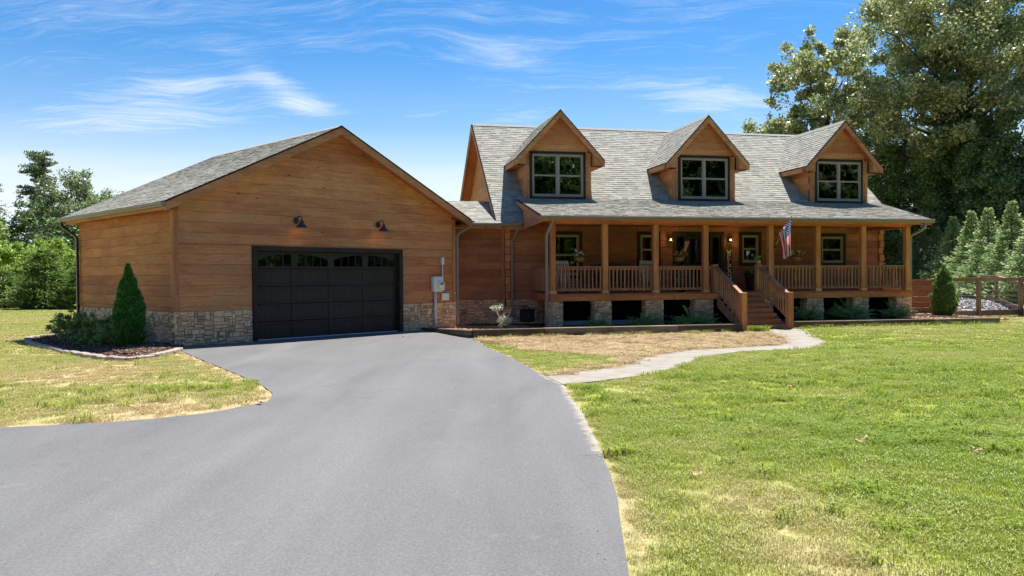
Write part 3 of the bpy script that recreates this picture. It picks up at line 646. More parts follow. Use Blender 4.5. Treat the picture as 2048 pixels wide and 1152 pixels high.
def build_lawn():
    near = proto_collection('short_tuft', [blade_tuft(s, 90, .13, .050, .0050, .8) for s in range(5)], M['blade'])
    mid = proto_collection('mid_tuft', [blade_tuft(10 + s, 60, .16, .052, .0095, .8) for s in range(4)], M['blade'])
    far = proto_collection('far_tuft', [blade_tuft(20 + s, 46, .26, .060, .022, .8) for s in range(4)], M['blade'])
    coarse = proto_collection('coarse_tuft', [blade_tuft(30 + s, 42, .12, .13, .011, 1.5) for s in range(4)], M['blade'])
    for nm, col, y0, y1, dens, sd in (('near_lawn_grass', near, 3.4, 9.5, 105, 1), ('lawn_grass', mid, 9.5, 19, 42, 2), ('distant_lawn_grass', far, 19, 52, 14, 3)):
        x, y = lawn_points(y0, y1, dens, sd); r = np.random.RandomState(sd); dr = dryness(x, y)
        dd = np.minimum(dist_line(DRIVE_R, x, y), dist_line(DRIVE_L, x, y))
        s = (.75 + .5 * r.rand(len(x))) * (1.12 - .45 * dr) * (.55 + .45 * sst(dd / .25))
        keep = r.rand(len(x)) < (1.1 - .35 * dr); x, y, s, dr = x[keep], y[keep], s[keep], dr[keep]
        scatter(nm, np.stack([x, y, hgt(x, y)], 1), s, {'dry': dr}, col, seed=sd)
    # crabgrass patches
    r = np.random.RandomState(77); P = []
    spots = [(4.55, 8.35, .55, 60), (5.2, 7.7, .4, 30), (3.9, 10.6, .5, 26), (7.2, 11.4, .7, 30), (5.9, 9.6, .5, 24), (6.2, 7.6, .35, 26), (-4.9, 12.3, .45, 26), (-7.2, 10.3, .5, 20), (2.7, 6.2, .2, 7), (3.0, 13.2, .4, 14), (1.05, 12.0, .2, 7),
             (.98, 7.65, .06, 3), (1.0, 9.7, .05, 3), (8.5, 14.0, .9, 40), (4.1, 13.0, .9, 36), (6.6, 15.8, .9, 34), (8.2, 9.7, .6, 30), (3.4, 8.9, .5, 18), (5.5, 12.2, .8, 30), (-6.2, 11.2, .6, 20), (-9, 12.5, .8, 24)]
    for cx, cy, sd, n in spots: P += [(cx + r.normal() * sd, cy + r.normal() * sd * .6) for _ in range(n)]
    n = 380; yy = r.uniform(4.5, 22, n); xx = r.uniform(-.62, .66, n) * yy; P += list(zip(xx, yy))
    P = np.array(P); k = lawn_ok(P[:, 0], P[:, 1]) & (dist_line(DRIVE_R, P[:, 0], P[:, 1]) > .1); P = P[k]; N = len(P)
    scatter('crabgrass', np.stack([P[:, 0], P[:, 1], hgt(P[:, 0], P[:, 1])], 1), .55 + .6 * r.rand(N), {'dry': np.clip(dryness(P[:, 0], P[:, 1]) * .55 - .02, 0, 1)}, coarse, seed=4)
    # a bright clump at the foot of the steps, and tall wisps along timber
    c = xy(hw(6.33, -2.12)); Q = [(c[0] + r.normal() * .12, c[1] + r.normal() * .05) for _ in range(7)]; Q = np.array(Q)
    t = tag(scatter('grass_clump', np.stack([Q[:, 0], Q[:, 1], hgt(Q[:, 0], Q[:, 1])], 1), np.full(len(Q), 1.9), {'dry': np.full(len(Q), .12)}, coarse, seed=5), kind='stuff')
    u = r.uniform(-2.6, 5.7, 60); w = [hw(a, -2.12 - .12 * r.rand()) for a in u]; u2 = r.uniform(7.9, 16.6, 110); w += [hw(a, -1.98 - .1 * r.rand()) for a in u2 if a < 15.7]; Q = np.array([(p.x, p.y) for p in w]); N = len(Q)
    scatter('grass_along_timber', np.stack([Q[:, 0], Q[:, 1], hgt(Q[:, 0], Q[:, 1])], 1), .5 + .9 * r.rand(N), {'dry': np.where(Q[:, 0] < 6, np.clip(.35 + .4 * r.rand(N), 0, 1), .25)}, coarse, seed=6)
    # straw
    st = proto_collection('straw_wisp', [blade_tuft(40 + s, 55, .22, .16, .006, 0, True) for s in range(4)], M['straw'])
    n = 5200; x = r.uniform(-1.5, 8.8, n); y = r.uniform(13, 27, n); k = in_poly(STRAW, x, y); x, y = x[k], y[k]
    lower = (vnoise(x, y, 1.6, 3, 6) + .35 * np.exp(-dist_line(WALK_HI[:8], x, y) / .6)) 
    k = r.rand(len(x)) < 1.0; x, y = x[k], y[k]
    scatter('straw', np.stack([x, y, hgt(x, y) + .012], 1), .6 + .6 * r.rand(len(x)), {}, st, tilt=.06, seed=7)
    n = 2600; x = r.uniform(-1.5, 8.8, n); y = r.uniform(13, 27, n); k = in_poly(STRAW, x, y); x, y = x[k], y[k]
    g = vnoise(x, y, 1.4, 3, 8); e = np.exp(-((x - 1.6) ** 2 / 2.2 + (y - 15.8) ** 2 / 3.2)) * .9 + .55 * np.exp(-dist_line([(-1.1, 23.3), (-.3, 19), (.5, 15.5), (.8, 14.2)], x, y) / .45)
    k = r.rand(len(x)) < np.clip((g - .48) * 1.6 + e, 0.02, 1); x, y = x[k], y[k]
    scatter('grass_in_straw', np.stack([x, y, hgt(x, y)], 1), .6 + .6 * r.rand(len(x)), {'dry': np.clip(.25 + .4 * r.rand(len(x)), 0, 1)}, mid, seed=8)
    # bark chips, pebbles
    ch = proto_collection('bark_chip', [chip_pile(s, 26, .14, .055) for s in range(4)], M['chip'])
    x = r.uniform(-15, -7.6, 5200); y = r.uniform(16, 26, 5200); k = in_poly(BEDL, x, y) & ~in_poly([xy(gw(-.02, -.02)), xy(gw(3, -.02)), xy(gw(3, 7)), xy(gw(-.02, 7))], x, y); x, y = x[k], y[k]
    z = hgt(x, y) + .03 + .06 * sst(dist_line(BEDL + [BEDL[0]], x, y) / .7)
    scatter('bark_mulch', np.stack([x, y, z], 1), .6 + .6 * r.rand(len(x)), {}, ch, tilt=.05, seed=9)
    tan = proto_collection('tan_chip', [chip_pile(50 + s, 22, .15, .07) for s in range(4)], M['chip_tan'])
    x = r.uniform(-3.5, 8, 5200); y = r.uniform(23, 31, 5200); k = in_poly(PORCHBED, x, y); x, y = x[k], y[k]
    uu = (x - 1.281) * math.cos(HA) + (y - 26.449) * math.sin(HA); vv = -(x - 1.281) * math.sin(HA) + (y - 26.449) * math.cos(HA); k = (vv < 2.7) & (vv > -1.85); x, y, uu = x[k], y[k], uu[k]
    tk = r.rand(len(x)) < sst((.2 - uu) / 1.2); z = hgt(x, y) + .045
    scatter('tan_mulch', np.stack([x, y, z], 1)[tk], .6 + .6 * r.rand(tk.sum()), {}, tan, tilt=.05, seed=10)
    scatter('dark_mulch', np.stack([x, y, z], 1)[~tk], .6 + .6 * r.rand((~tk).sum()), {}, ch, tilt=.05, seed=11)
    uu = r.uniform(7.8, 16.6, 2600); vv = r.uniform(-1.78, 1.9, 2600); k = (uu < 15.4) | (vv > -1.4); uu, vv = uu[k], vv[k]
    P = np.array([(hw(a, b).x, hw(a, b).y) for a, b in zip(uu, vv)]); tk = r.rand(len(uu)) < sst((uu - 12.6) / 1.); z = hgt(P[:, 0], P[:, 1]) + .12
    scatter('tan_mulch', np.stack([P[:, 0], P[:, 1], z], 1)[tk], .6 + .6 * r.rand(tk.sum()), {}, tan, tilt=.05, seed=12)
    scatter('dark_mulch', np.stack([P[:, 0], P[:, 1], z], 1)[~tk], .6 + .6 * r.rand((~tk).sum()), {}, ch, tilt=.05, seed=13)
    gr = proto_collection('grit', [chip_pile(70 + s, 5, .25, .014, .8) for s in range(3)], M['pebble'])
    x = r.uniform(-9, 1, 420); y = r.uniform(3.5, 22, 420); k = in_poly(DRIVE, x, y) & ((dist_line(DRIVE_R, x, y) < .45) | (dist_line(DRIVE_L, x, y) < .4) | (r.rand(420) < .06)); x, y = x[k], y[k]
    scatter('drive_grit', np.stack([x, y, hgt(x, y) + .004], 1), .3 + .35 * r.rand(len(x)), {}, gr, seed=15)
    pb = proto_collection('pebble', [chip_pile(60 + s, 14, .22, .10, .9) for s in range(3)], M['pebble'])
    x = r.uniform(15, 28, 2600); y = r.uniform(31, 50, 2600); k = in_poly(GRAVEL, x, y); x, y = x[k], y[k]
    scatter('gravel', np.stack([x, y, hgt(x, y) + .02], 1), .6 + .6 * r.rand(len(x)), {}, pb, seed=14)
build_lawn()

# ------------------------------------------------------------------ building helpers
def clip_poly(P, region):
    """Sutherland-Hodgman: clip P by the convex CCW region"""
    out = list(P); n = len(region)
    for i in range(n):
        ax, ay = region[i]; bx, by = region[(i + 1) % n]; src = out; out = []
        if not src: return []
        sd = lambda p: (bx - ax) * (p[1] - ay) - (by - ay) * (p[0] - ax)
        for j in range(len(src)):
            p, q = src[j - 1], src[j]; sp, sq = sd(p), sd(q)
            if sq >= 0:
                if sp < 0: t = sp / (sp - sq); out.append((p[0] + (q[0] - p[0]) * t, p[1] + (q[1] - p[1]) * t))
                out.append(q)
            elif sp >= 0: t = sp / (sp - sq); out.append((p[0] + (q[0] - p[0]) * t, p[1] + (q[1] - p[1]) * t))
    res = []
    for p in out:
        if not res or math.hypot(p[0] - res[-1][0], p[1] - res[-1][1]) > 1e-4: res.append(p)
    if len(res) > 2 and math.hypot(res[0][0] - res[-1][0], res[0][1] - res[-1][1]) < 1e-4: res.pop()
    return res if len(res) > 2 else []
def area(P): return abs(sum(P[i - 1][0] * P[i][1] - P[i][0] * P[i - 1][1] for i in range(len(P)))) / 2
def cut_rect(rs, o):
    out = []
    for a0, a1, z0, z1 in rs:
        b0, b1, y0, y1 = max(a0, o[0]), min(a1, o[1]), max(z0, o[2]), min(z1, o[3])
        if b0 >= b1 or y0 >= y1: out.append((a0, a1, z0, z1)); continue
        if a0 < b0: out.append((a0, b0, z0, z1))
        if b1 < a1: out.append((b1, a1, z0, z1))
        if z0 < y0: out.append((b0, b1, z0, y0))
        if y1 < z1: out.append((b0, b1, y1, z1))
    return out
Z3 = Vector((0, 0, 1))
def siding(parent, O, U, N, a0, a1, z0, z1, region, holes, mat, t=.04, row=.272, start=.976, rnd=None, name='plank', joints=True, lo=3.2, hi=5.5, gap=.0015):
    rnd = rnd or random.Random(1); k0 = int(math.floor((z0 - start) / row)); z = start + k0 * row
    while z < z1:
        A, B = max(z, z0), min(z + row, z1)
        if B - A > .012:
            rs = [(a0, a1, A, B)]
            if joints and a1 - a0 > 4:
                rs = []; x = a0; nx = a0 + rnd.uniform(1.0, hi)
                while nx < a1 - 1.0: rs.append((x, nx, A, B)); x = nx; nx = x + rnd.uniform(lo, hi)
                rs.append((x, a1, A, B))
            for h in holes: rs = cut_rect(rs, h)
            for r in rs:
                P = [(r[0], r[2] + gap), (r[1], r[2] + gap), (r[1], r[3] - gap), (r[0], r[3] - gap)]
                P = [(x + (.0015 if i in (0, 3) else -.0015), y) for i, (x, y) in enumerate(P)]
                if region: P = clip_poly(P, region)
                if P and area(P) > .004: MB().slab(P, O, U, Z3, N, t + rnd.uniform(-.002, .002), .006, .006).build(name, mat, parent)
        z += row
def ashlar(a0, a1, z0, z1, rnd, u=.042):
    """a random rubble bond: rectangles that fill the panel"""
    nx = max(1, round((a1 - a0) / u)); nz = max(1, round((z1 - z0) / u)); ux, uz = (a1 - a0) / nx, (z1 - z0) / nz
    occ = [[False] * nx for _ in range(nz)]; out = []
    kinds = [(5, 2), (6, 2), (7, 2), (8, 2), (5, 2), (4, 2), (6, 2), (6, 3), (5, 3), (7, 3), (2, 4), (2, 3), (6, 1), (5, 1), (8, 1), (3, 3), (3, 2)]
    for j in range(nz):
        i = 0
        while i < nx:
            if occ[j][i]: i += 1; continue
            run = 0
            while i + run < nx and not occ[j][i + run]: run += 1
            w, h = rnd.choice(kinds); w = min(w, run); h = min(h, nz - j)
            if run - w == 1: w = run
            if nz - j - h == 1 and rnd.random() < .8: h += 1
            for b in range(h):
                for a in range(w): occ[j + b][i + a] = True
            out.append((a0 + i * ux, a0 + (i + w) * ux, z0 + j * uz, z0 + (j + h) * uz)); i += w
    return out
def stones(parent, O, U, N, a0, a1, z0, z1, rnd, t=.07, budget=None, name='stone'):
    rest = MB()
    for (x0, x1, y0, y1) in ashlar(a0, a1, z0, z1, rnd):
        g = .005; j = lambda: rnd.uniform(-.004, .004)
        P = [(x0 + g + j(), y0 + g + j()), (x1 - g + j(), y0 + g + j()), (x1 - g + j(), y1 - g + j()), (x0 + g + j(), y1 - g + j())]
        tt = t + rnd.uniform(-.030, .016); one = budget is None or budget[0] > 0
        m = MB() if one else rest; m.slab(P, O, U, Z3, N, tt, .012, .014, .006, rnd)
        if one:
            m.build(name, M['stone'], parent)
            if budget: budget[0] -= 1
    if rest.v: tag(rest.build('stone_facing', M['stone'], parent), kind='stuff')
def shingles(parent, O, U, S, poly, rnd, ex=.145):
    O, U, S = Vector(O), Vector(U).normalized(), Vector(S).normalized(); N = U.cross(S)
    a0 = min(p[0] for p in poly); a1 = max(p[0] for p in poly); b1 = max(p[1] for p in poly); V = []; F = []
    b = min(p[1] for p in poly)
    while b < b1:
        x = a0 - rnd.uniform(0, .3)
        while x < a1:
            w = rnd.choice((.13, .17, .2, .24, .3, .33)); P = clip_poly([(x, b), (x + w - .004, b), (x + w - .004, b + ex + .01), (x, b + ex + .01)], poly); x += w
            if not P: continue
            t = rnd.choice((.013, .016, .020)) ; n = len(V)
            h = lambda y: .004 + t * max(0, 1 - (y - b) / (ex + .01) * .85)
            for (p, q) in P: V.append(O + U * p + S * q + N * h(q))
            F.append(tuple(range(n, n + len(P)))); m = len(P)
            for i in range(m):
                k = (i + 1) % m
                if P[i][1] > b + ex and P[k][1] > b + ex: continue
                c = len(V); V.append(O + U * P[i][0] + S * P[i][1]); V.append(O + U * P[k][0] + S * P[k][1]); F.append((n + i, c, c + 1, n + k))
        b += ex
    me = bpy.data.meshes.new('shingles'); me.from_pydata([tuple(v) for v in V], [], F); me.materials.append(M['shingle']); me.update()
    return link('shingles', me, parent, kind='stuff')
def roof_face(parent, O, U, S, poly, rnd, th=.11, under=None):
    O, U, S = Vector(O), Vector(U).normalized(), Vector(S).normalized(); N = U.cross(S)
    m = MB(); n = len(poly); vs = [O + U * p + S * q - N * th for p, q in poly] + [O + U * p + S * q for p, q in poly]
    m.add(vs, [tuple(range(n - 1, -1, -1))], 0); m.f.append(tuple(range(n, 2 * n))); m.mi.append(1)
    for i in range(n): k = (i + 1) % n; m.f.append((i, k, n + k, n + i)); m.mi.append(1)
    m.build('roof_deck', [under or M['soffit'], M['edge']], parent)
    return shingles(parent, O, U, S, poly, rnd)
def prism(sec, O, A, B, L):
    """closed section in (A,B) swept along L"""
    O, A, B, L = Vector(O), Vector(A), Vector(B), Vector(L); n = len(sec); m = MB()
    m.add([O + A * a + B * b for a, b in sec] + [O + A * a + B * b + L for a, b in sec],
          [tuple(range(n - 1, -1, -1)), tuple(range(n, 2 * n))] + [(i, (i + 1) % n, n + (i + 1) % n, n + i) for i in range(n)])
    return m
GUT = [(0, 0), (.085, 0), (.10, .035), (.125, .05), (.13, .115), (.118, .12), (.112, .06), (.02, .03), (.01, .118), (0, .118)]
def gutter(parent, O, A, L): return prism(GUT, O, A, (0, 0, 1), L).build('gutter', M['gutter'], parent)
def rake(parent, O, D, L, out, h=.2, t=.04, mat=None, edge=True):
    """sloping board under the roof edge, hanging h below the line O->O+D*L"""
    O, D, out = Vector(O), Vector(D), Vector(out); m = MB(); P0, P1 = O, O + D * L
    q = [P0, P1, P1 - Z3 * h, P0 - Z3 * h]; m.add([p for p in q] + [p + out * t for p in q], [(0, 1, 2, 3), (7, 6, 5, 4), (0, 4, 5, 1), (1, 5, 6, 2), (2, 6, 7, 3), (3, 7, 4, 0)])
    bd = m.build('rake_board', mat or M['trimwood'], parent)
    if edge:
        e = MB(); a = out * (t + .012); q = [P0 + Z3 * .026, P1 + Z3 * .026, P1 - Z3 * .016, P0 - Z3 * .016]
        q = [p + out * (t + .002) * 0 for p in q]
        e.add([p - out * .01 for p in q] + [p + a for p in q], [(0, 1, 2, 3), (7, 6, 5, 4), (0, 4, 5, 1), (1, 5, 6, 2), (2, 6, 7, 3), (3, 7, 4, 0)]); e.build('drip_edge', M['edge'], parent)
    return bd
def fix_normals():
    import bmesh
    for o in C.objects:
        if o.type == 'MESH' and o.name.split('.')[0] in ('rake_board', 'drip_edge', 'gutter', 'downspout', 'glass'):
            bm = bmesh.new(); bm.from_mesh(o.data); bmesh.ops.recalc_face_normals(bm, faces=bm.faces); bm.to_mesh(o.data); bm.free()
def window(parent, O, U, N, w, h, trim=.125, units=1, mid=None, curtain=None, lights=True):
    """O = lower left corner of the outside of the trim, on the face of the siding"""
    O, U, N = Vector(O), Vector(U), Vector(N)
    wp = bpy.data.objects.new('window', None); C.objects.link(wp); wp.parent = parent; wp.location = O
    # local axes: build straight in parent's axes relative to O
    def bx(a0, a1, z0, z1, n0, n1, c=.004):
        t = MB().box(a0, a1, n0, n1, z0, z1, c); m = MB(); m.add([U * p[0] + Z3 * p[2] + N * p[1] for p in t.v], [f[::-1] if (U.cross(Z3)).dot(N) > 0 else f for f in t.f]); return m
    def join(*ms):
        m = MB()
        for q in ms: m.add(q.v, q.f)
        return m
    T0 = .03
    bx(0, trim, 0, h, -.02, T0).build('trim_board', M['dark_trim_z'], wp); bx(w - trim, w, 0, h, -.02, T0).build('trim_board', M['dark_trim_z'], wp)
    bx(trim, w - trim, h - trim, h, -.02, T0 + .004).build('trim_board', M['dark_trim'], wp); bx(trim, w - trim, 0, trim, -.02, T0 + .006).build('trim_board', M['dark_trim'], wp)
    iw = (w - 2 * trim); z0, z1 = trim, h - trim; fr = MB(); gl = MB(); f = .045; bars = []
    fr = join(bx(trim, trim + f, z0, z1, -.05, .018), bx(w - trim - f, w - trim, z0, z1, -.05, .018), bx(trim + f, w - trim - f, z1 - f, z1, -.05, .018), bx(trim + f, w - trim - f, z0, z0 + f * 1.2, -.05, .026))
    fr.build('window_frame', M['sash'], wp)
    a0, a1 = trim + f, w - trim - f; b0, b1 = z0 + f * 1.2, z1 - f; mm = mid if mid is not None else (b0 + b1) / 2; mul = .085
    seg = [(a0, a1)] if units == 1 else [(a0, (a0 + a1 - mul) / 2), ((a0 + a1 + mul) / 2, a1)]
    if units == 2: bx((a0 + a1 - mul) / 2, (a0 + a1 + mul) / 2, b0, b1, -.05, .012).build('mullion', M['sash'], wp)
    s = .038
    for (c0, c1) in seg:
        join(bx(c0, c0 + s, b0, mm, -.045, -.008), bx(c1 - s, c1, b0, mm, -.045, -.008), bx(c0 + s, c1 - s, b0, b0 + s * 1.3, -.045, -.008), bx(c0 + s, c1 - s, mm - s, mm, -.045, -.008)).build('lower_sash', M['sash'], wp)
        join(bx(c0, c0 + s, mm, b1, -.06, -.025), bx(c1 - s, c1, mm, b1, -.06, -.025), bx(c0 + s, c1 - s, b1 - s, b1, -.06, -.025), bx(c0 + s, c1 - s, mm, mm + s * .8, -.06, -.025)).build('upper_sash', M['sash'], wp)
        bx(c0 + s - .004, c1 - s + .004, b0 + s * 1.3 - .004, mm - s + .004, -.030, -.024, 0).build('pane', M['glass'], wp)
        bx(c0 + s - .004, c1 - s + .004, mm + s * .8 - .004, b1 - s + .004, -.046, -.040, 0).build('pane', M['glass'], wp)
        if curtain:
            m = MB(); n = 40; pts = []
            for i in range(n + 1):
                q = c0 + (c1 - c0) * i / n; d = -.13 + .022 * math.sin(i * 1.25) + .008 * math.sin(i * 3.1 + 1); pts.append((q, d))
            vs = [U * q + N * d + Z3 * b0 for q, d in pts] + [U * q + N * d + Z3 * b1 for q, d in pts]
            m.add(vs, [(i, i + 1, n + 2 + i, n + 1 + i) for i in range(n)]); m.build('curtain', curtain, wp, smooth=True)
    bx(trim, w - trim, z0, z1, -.42, -.40, 0).build('dark_room_panel', M['inside'], wp)  # near-black panel stands in for the unlit room behind the panes
    return wp

# ------------------------------------------------------------------ the garage
rg = random.Random(3)
GAR = thing('garage', 'brown plank-sided garage with black double door and stone base, nearest the camera', 'garage', mat=GM)
GW_, GD = 9.352, 7.0
GE, GR_ = 3.58, 6.03; gs = (GR_ - GE) / 5.036; gL = math.hypot(5.036, GR_ - GE); gc, gsn = 5.036 / gL, (GR_ - GE) / gL
def gz(u): return GE + gs * (min(u, GW_ - u) + .36)      # roof surface height over the garage wall
gable = [(0, .0), (GW_, .0), (GW_, gz(GW_) - .10), (GW_ / 2, gz(GW_ / 2) - .10), (0, gz(0) - .10)]
DO = (2.23, 7.02, -.1, 2.43)
m = MB()
for P in ([(0, -.3), (2.14, -.3), (2.14, gz(2.14) - .12), (0, gz(0) - .12)], [(7.11, -.3), (GW_, -.3), (GW_, gz(GW_) - .12), (7.11, gz(7.11) - .12)], [(2.14, 2.5), (7.11, 2.5), (7.11, gz(7.11) - .12), (GW_ / 2, gz(GW_ / 2) - .12), (2.14, gz(2.14) - .12)]):
    m.slab(P, (0, .15, 0), (1, 0, 0), Z3, (0, -1, 0), .10, 0.0001, .0001)
m.box(0.05, .15, .15, GD, -.3, GE - .02); m.box(GW_ - .15, GW_ - .05, .15, GD, -.3, GE - .02); m.box(0.05, GW_ - .05, GD - .1, GD - .001, -.3, GE)
m.slab([(0.05, GE - .02), (GW_ - .05, GE - .02), (GW_ / 2, GR_ - .15)], (0, GD - .1, 0), (1, 0, 0), Z3, (0, -1, 0), .08, .0001, .0001)
m.build('wall', M['mortar'], GAR)
for (a0, a1) in ((.125, 2.10), (7.15, GW_ - .125)):
    siding(GAR, (0, .05, 0), (1, 0, 0), (0, -1, 0), a0, a1, .86, 2.56, None, [], M['side'], rnd=rg, lo=9, hi=9)
siding(GAR, (0, .05, 0), (1, 0, 0), (0, -1, 0), .125, GW_ - .125, 2.56, 6.2, gable, [], M['side'], rnd=rg, joints=False, start=2.58 - .272 * 2 + .02)
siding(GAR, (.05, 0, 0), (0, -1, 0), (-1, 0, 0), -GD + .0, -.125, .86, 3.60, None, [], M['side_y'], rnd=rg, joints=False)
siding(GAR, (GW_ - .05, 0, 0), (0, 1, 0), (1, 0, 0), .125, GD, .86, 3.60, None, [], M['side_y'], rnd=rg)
bud = [298]
stones(GAR, (0, .05, 0), (1, 0, 0), (0, -1, 0), -.0, 2.10, -.09, .86, rg, budget=bud)
stones(GAR, (0, .05, 0), (1, 0, 0), (0, -1, 0), 7.15, GW_ + .0, -.15, .86, rg, budget=bud)
stones(GAR, (.05, 0, 0), (0, -1, 0), (-1, 0, 0), -4.0, -.0, -.20, .86, rg, budget=bud)
stones(GAR, (.05, 0, 0), (0, -1, 0), (-1, 0, 0), -GD, -4.0, -.25, .86, rg, budget=bud)
stones(GAR, (GW_ - .05, 0, 0), (0, 1, 0), (1, 0, 0), .0, 3.5, -.1, .86, rg, budget=[0])
for u0, s in ((0, 1), (GW_, -1)):
    a, b = sorted((u0 - s * .012, u0 + s * .125)); MB().box(a, b, -.012, .04, .865, GE + .02, .005).build('corner_board', M['trimwood_z'], GAR)
    a, b = sorted((u0 - s * .014, u0 + s * .03)); MB().box(a, b, .042, .15, .865, GE - .02, .005).build('corner_board', M['trimwood_z'], GAR)
# door surround and door
MB().box(2.10, 2.23, -.03, .16, -.05, 2.43, .006).build('door_trim', M['dark_trim_z'], GAR); MB().box(7.02, 7.15, -.03, .16, -.05, 2.43, .006).build('door_trim', M['dark_trim_z'], GAR)
MB().box(2.10, 7.15, -.034, .16, 2.432, 2.56, .006).build('door_trim', M['dark_trim'], GAR)
MB().box(2.23, 7.02, .04, .30, -.04, .012, .004).build('threshold', M['concrete_block'], GAR)
gd = bpy.data.objects.new('garage_door', None); C.objects.link(gd); gd.parent = GAR; gd.location = (2.23, .13, .02)
dw, sh = 4.79, 2.41 / 5
for r in range(5):
    z0 = r * sh; m = MB(); m.box(0, dw, .012, .05, z0 + .004, z0 + sh - .004, 0)
    cw = dw / 4; top = r == 4
    holes = []
    for c in range(4):
        x0 = c * cw + .10; x1 = (c + 1) * cw - .10
        holes.append((x0, x1, z0 + .075, z0 + sh - .075))
        if not top:
            # tongue and groove field with a raised frame
            nb = 5; bw = (x1 - x0) / nb
            for i in range(nb): m.box(x0 + i * bw + .001, x0 + (i + 1) * bw - .001, .0, .013, z0 + .070, z0 + sh - .070, .0025)
    rs = [(0, dw, z0 + .004, z0 + sh - .004)]
    for h in holes: rs = cut_rect(rs, h)
    for q in rs: m.box(q[0], q[1], -.020, .013, q[2], q[3], .009)
    m.build('door_panel', M['door'], gd)
    if top:
        for c in range(4):
            x0 = c * cw + .10; x1 = (c + 1) * cw - .10; za, zb = z0 + .075, z0 + sh - .075; g = MB().box(x0, x1, .004, .008, za, zb); g.build('door_glass', M['glass'], gd)
            mm_ = MB()
            for i in range(1, 4): xx = x0 + (x1 - x0) * i / 4; mm_.box(xx - .011, xx + .011, -.012, .003, za, zb)
            # arch spandrel: one arch spans each pair of lights
            L = 12; pr = []
            for i in range(L + 1):
                q = i / L; fx = (q if c % 2 == 0 else 1 - q); dz = .135 * (1 - fx) ** 2.0; pr.append((x0 + (x1 - x0) * q, zb - dz))
            for i in range(L): mm_.add([(pr[i][0], -.014, pr[i][1]), (pr[i + 1][0], -.014, pr[i + 1][1]), (pr[i + 1][0], -.014, zb + .001), (pr[i][0], -.014, zb + .001), (pr[i][0], .003, pr[i][1]), (pr[i + 1][0], .003, pr[i + 1][1])], [(0, 1, 2, 3), (0, 4, 5, 1)])
            mm_.build('window_grille', M['door'], gd)
MB().box(0, dw, -.02, .04, -.02, .006).build('bottom_seal', M['greymetal'], gd)
MB().box(2.3, 6.95, .75, .77, 0, 2.6).build('dark_interior', M['inside'], GAR)  # near-black sheet stands in for the unlit garage behind the door lights
# roof
GB = GD + .42
roof_face(GAR, (-.36, GB, GE), (0, -1, 0), (gc, 0, gsn), [(0, 0), (GB + .39, 0), (GB + .39, gL), (0, gL)], rg)
roof_face(GAR, (GW_ + .36, -.39, GE), (0, 1, 0), (-gc, 0, gsn), [(0, 0), (GB + .39, 0), (GB + .39, gL), (0, gL)], rg)
prism([(-.13, -.065), (0, .006), (.13, -.065), (.13, -.052), (0, .022), (-.13, -.052)], (GW_ / 2, -.40, GR_ + .012), (1, 0, 0), (0, 0, 1), (0, GB + .41, 0)).build('ridge_cap', M['shingle'], GAR)
rake(GAR, (-.36, -.392, GE - .01), (gc, 0, gsn), gL, (0, -1, 0), .235); rake(GAR, (GW_ + .36, -.392, GE - .01), (-gc, 0, gsn), gL, (0, -1, 0), .235)
rake(GAR, (-.36, GB, GE - .01), (gc, 0, gsn), gL, (0, 1, 0), .22); rake(GAR, (GW_ + .36, GB, GE - .01), (-gc, 0, gsn), gL, (0, 1, 0), .22)
MB().box(-.345, -.32, -.385, GB - .01, GE - .20, GE - .065, .003).build('fascia_board', M['trimwood_y'], GAR); MB().box(GW_ + .32, GW_ + .345, -.385, GB - .01, GE - .20, GE - .065, .003).build('fascia_board', M['trimwood_y'], GAR)
MB().box(-.32, .04, -.34, GB - .02, GE - .19, GE - .175).build('soffit', M['soffit'], GAR); MB().box(GW_ - .04, GW_ + .32, -.34, GB - .02, GE - .19, GE - .175).build('soffit', M['soffit'], GAR)
gutter(GAR, (-.347, -.44, GE - .13), (-1, 0, 0), (0, GB + .44, 0)); gutter(GAR, (GW_ + .347, -.44, GE - .13), (1, 0, 0), (0, GB + .44, 0))
MB().rect_tube([(-.42, GD + .2, GE - .12), (-.42, GD + .2, GE - .22), (-.36, GD + .16, GE - .30), (-.13, GD - .02, GE - .52), (-.07, GD - .10, GE - .62), (-.07, GD - .10, -.12)], .09, .07, (0, 1, 0)).build('downspout', M['spout_dark'], GAR)
MB().rect_tube([(GW_ + .43, -.30, GE - .10), (GW_ + .42, -.28, GE - .20), (GW_ + .30, -.20, GE - .30), (GW_ + .12, -.06, GE - .42), (GW_ + .055, -.035, GE - .55), (GW_ + .055, -.035, .12)], .085, .06, (1, 0, 0)).build('downspout', M['spout'], GAR)

# ------------------------------------------------------------------ the breezeway between garage and house
BRZ = thing('breezeway', 'low brown plank link with stone base between garage and log house', 'breezeway', mat=HM)
rb = random.Random(8)
MB().box(-5.1, -.95, 2.80, 2.9, 0, 3.6).box(-6, -.95, 6.2, 6.3, 0, 3.6).build('wall', M['mortar'], BRZ)
siding(BRZ, (0, 2.80, 0), (1, 0, 0), (0, -1, 0), -4.9, -.99, .86, 3.5, None, [], M['hside'], rnd=rb, start=.86, lo=9, hi=9)
MB().box(-1.12, -1.0, 2.72, 2.80, .86, 3.5, .004).build('corner_board', M['trimwood_z'], BRZ)
stones(BRZ, (0, 2.80, 0), (1, 0, 0), (0, -1, 0), -4.6, -1.0, -.02, .86, rb, t=.085)
bs = .46; bL = math.hypot(2.05, 2.05 * bs); bc, bn = 2.05 / bL, 2.05 * bs / bL
roof_face(BRZ, (-4.6, 2.25, 3.60), (1, 0, 0), (0, bc, bn), [(0, 0), (3.68, 0), (3.68, bL), (-.9, bL)], rb)
roof_face(BRZ, (-.92, 6.35, 3.60), (-1, 0, 0), (0, -bc, bn), [(0, 0), (4.6, 0), (4.6, bL), (0, bL)], rb)
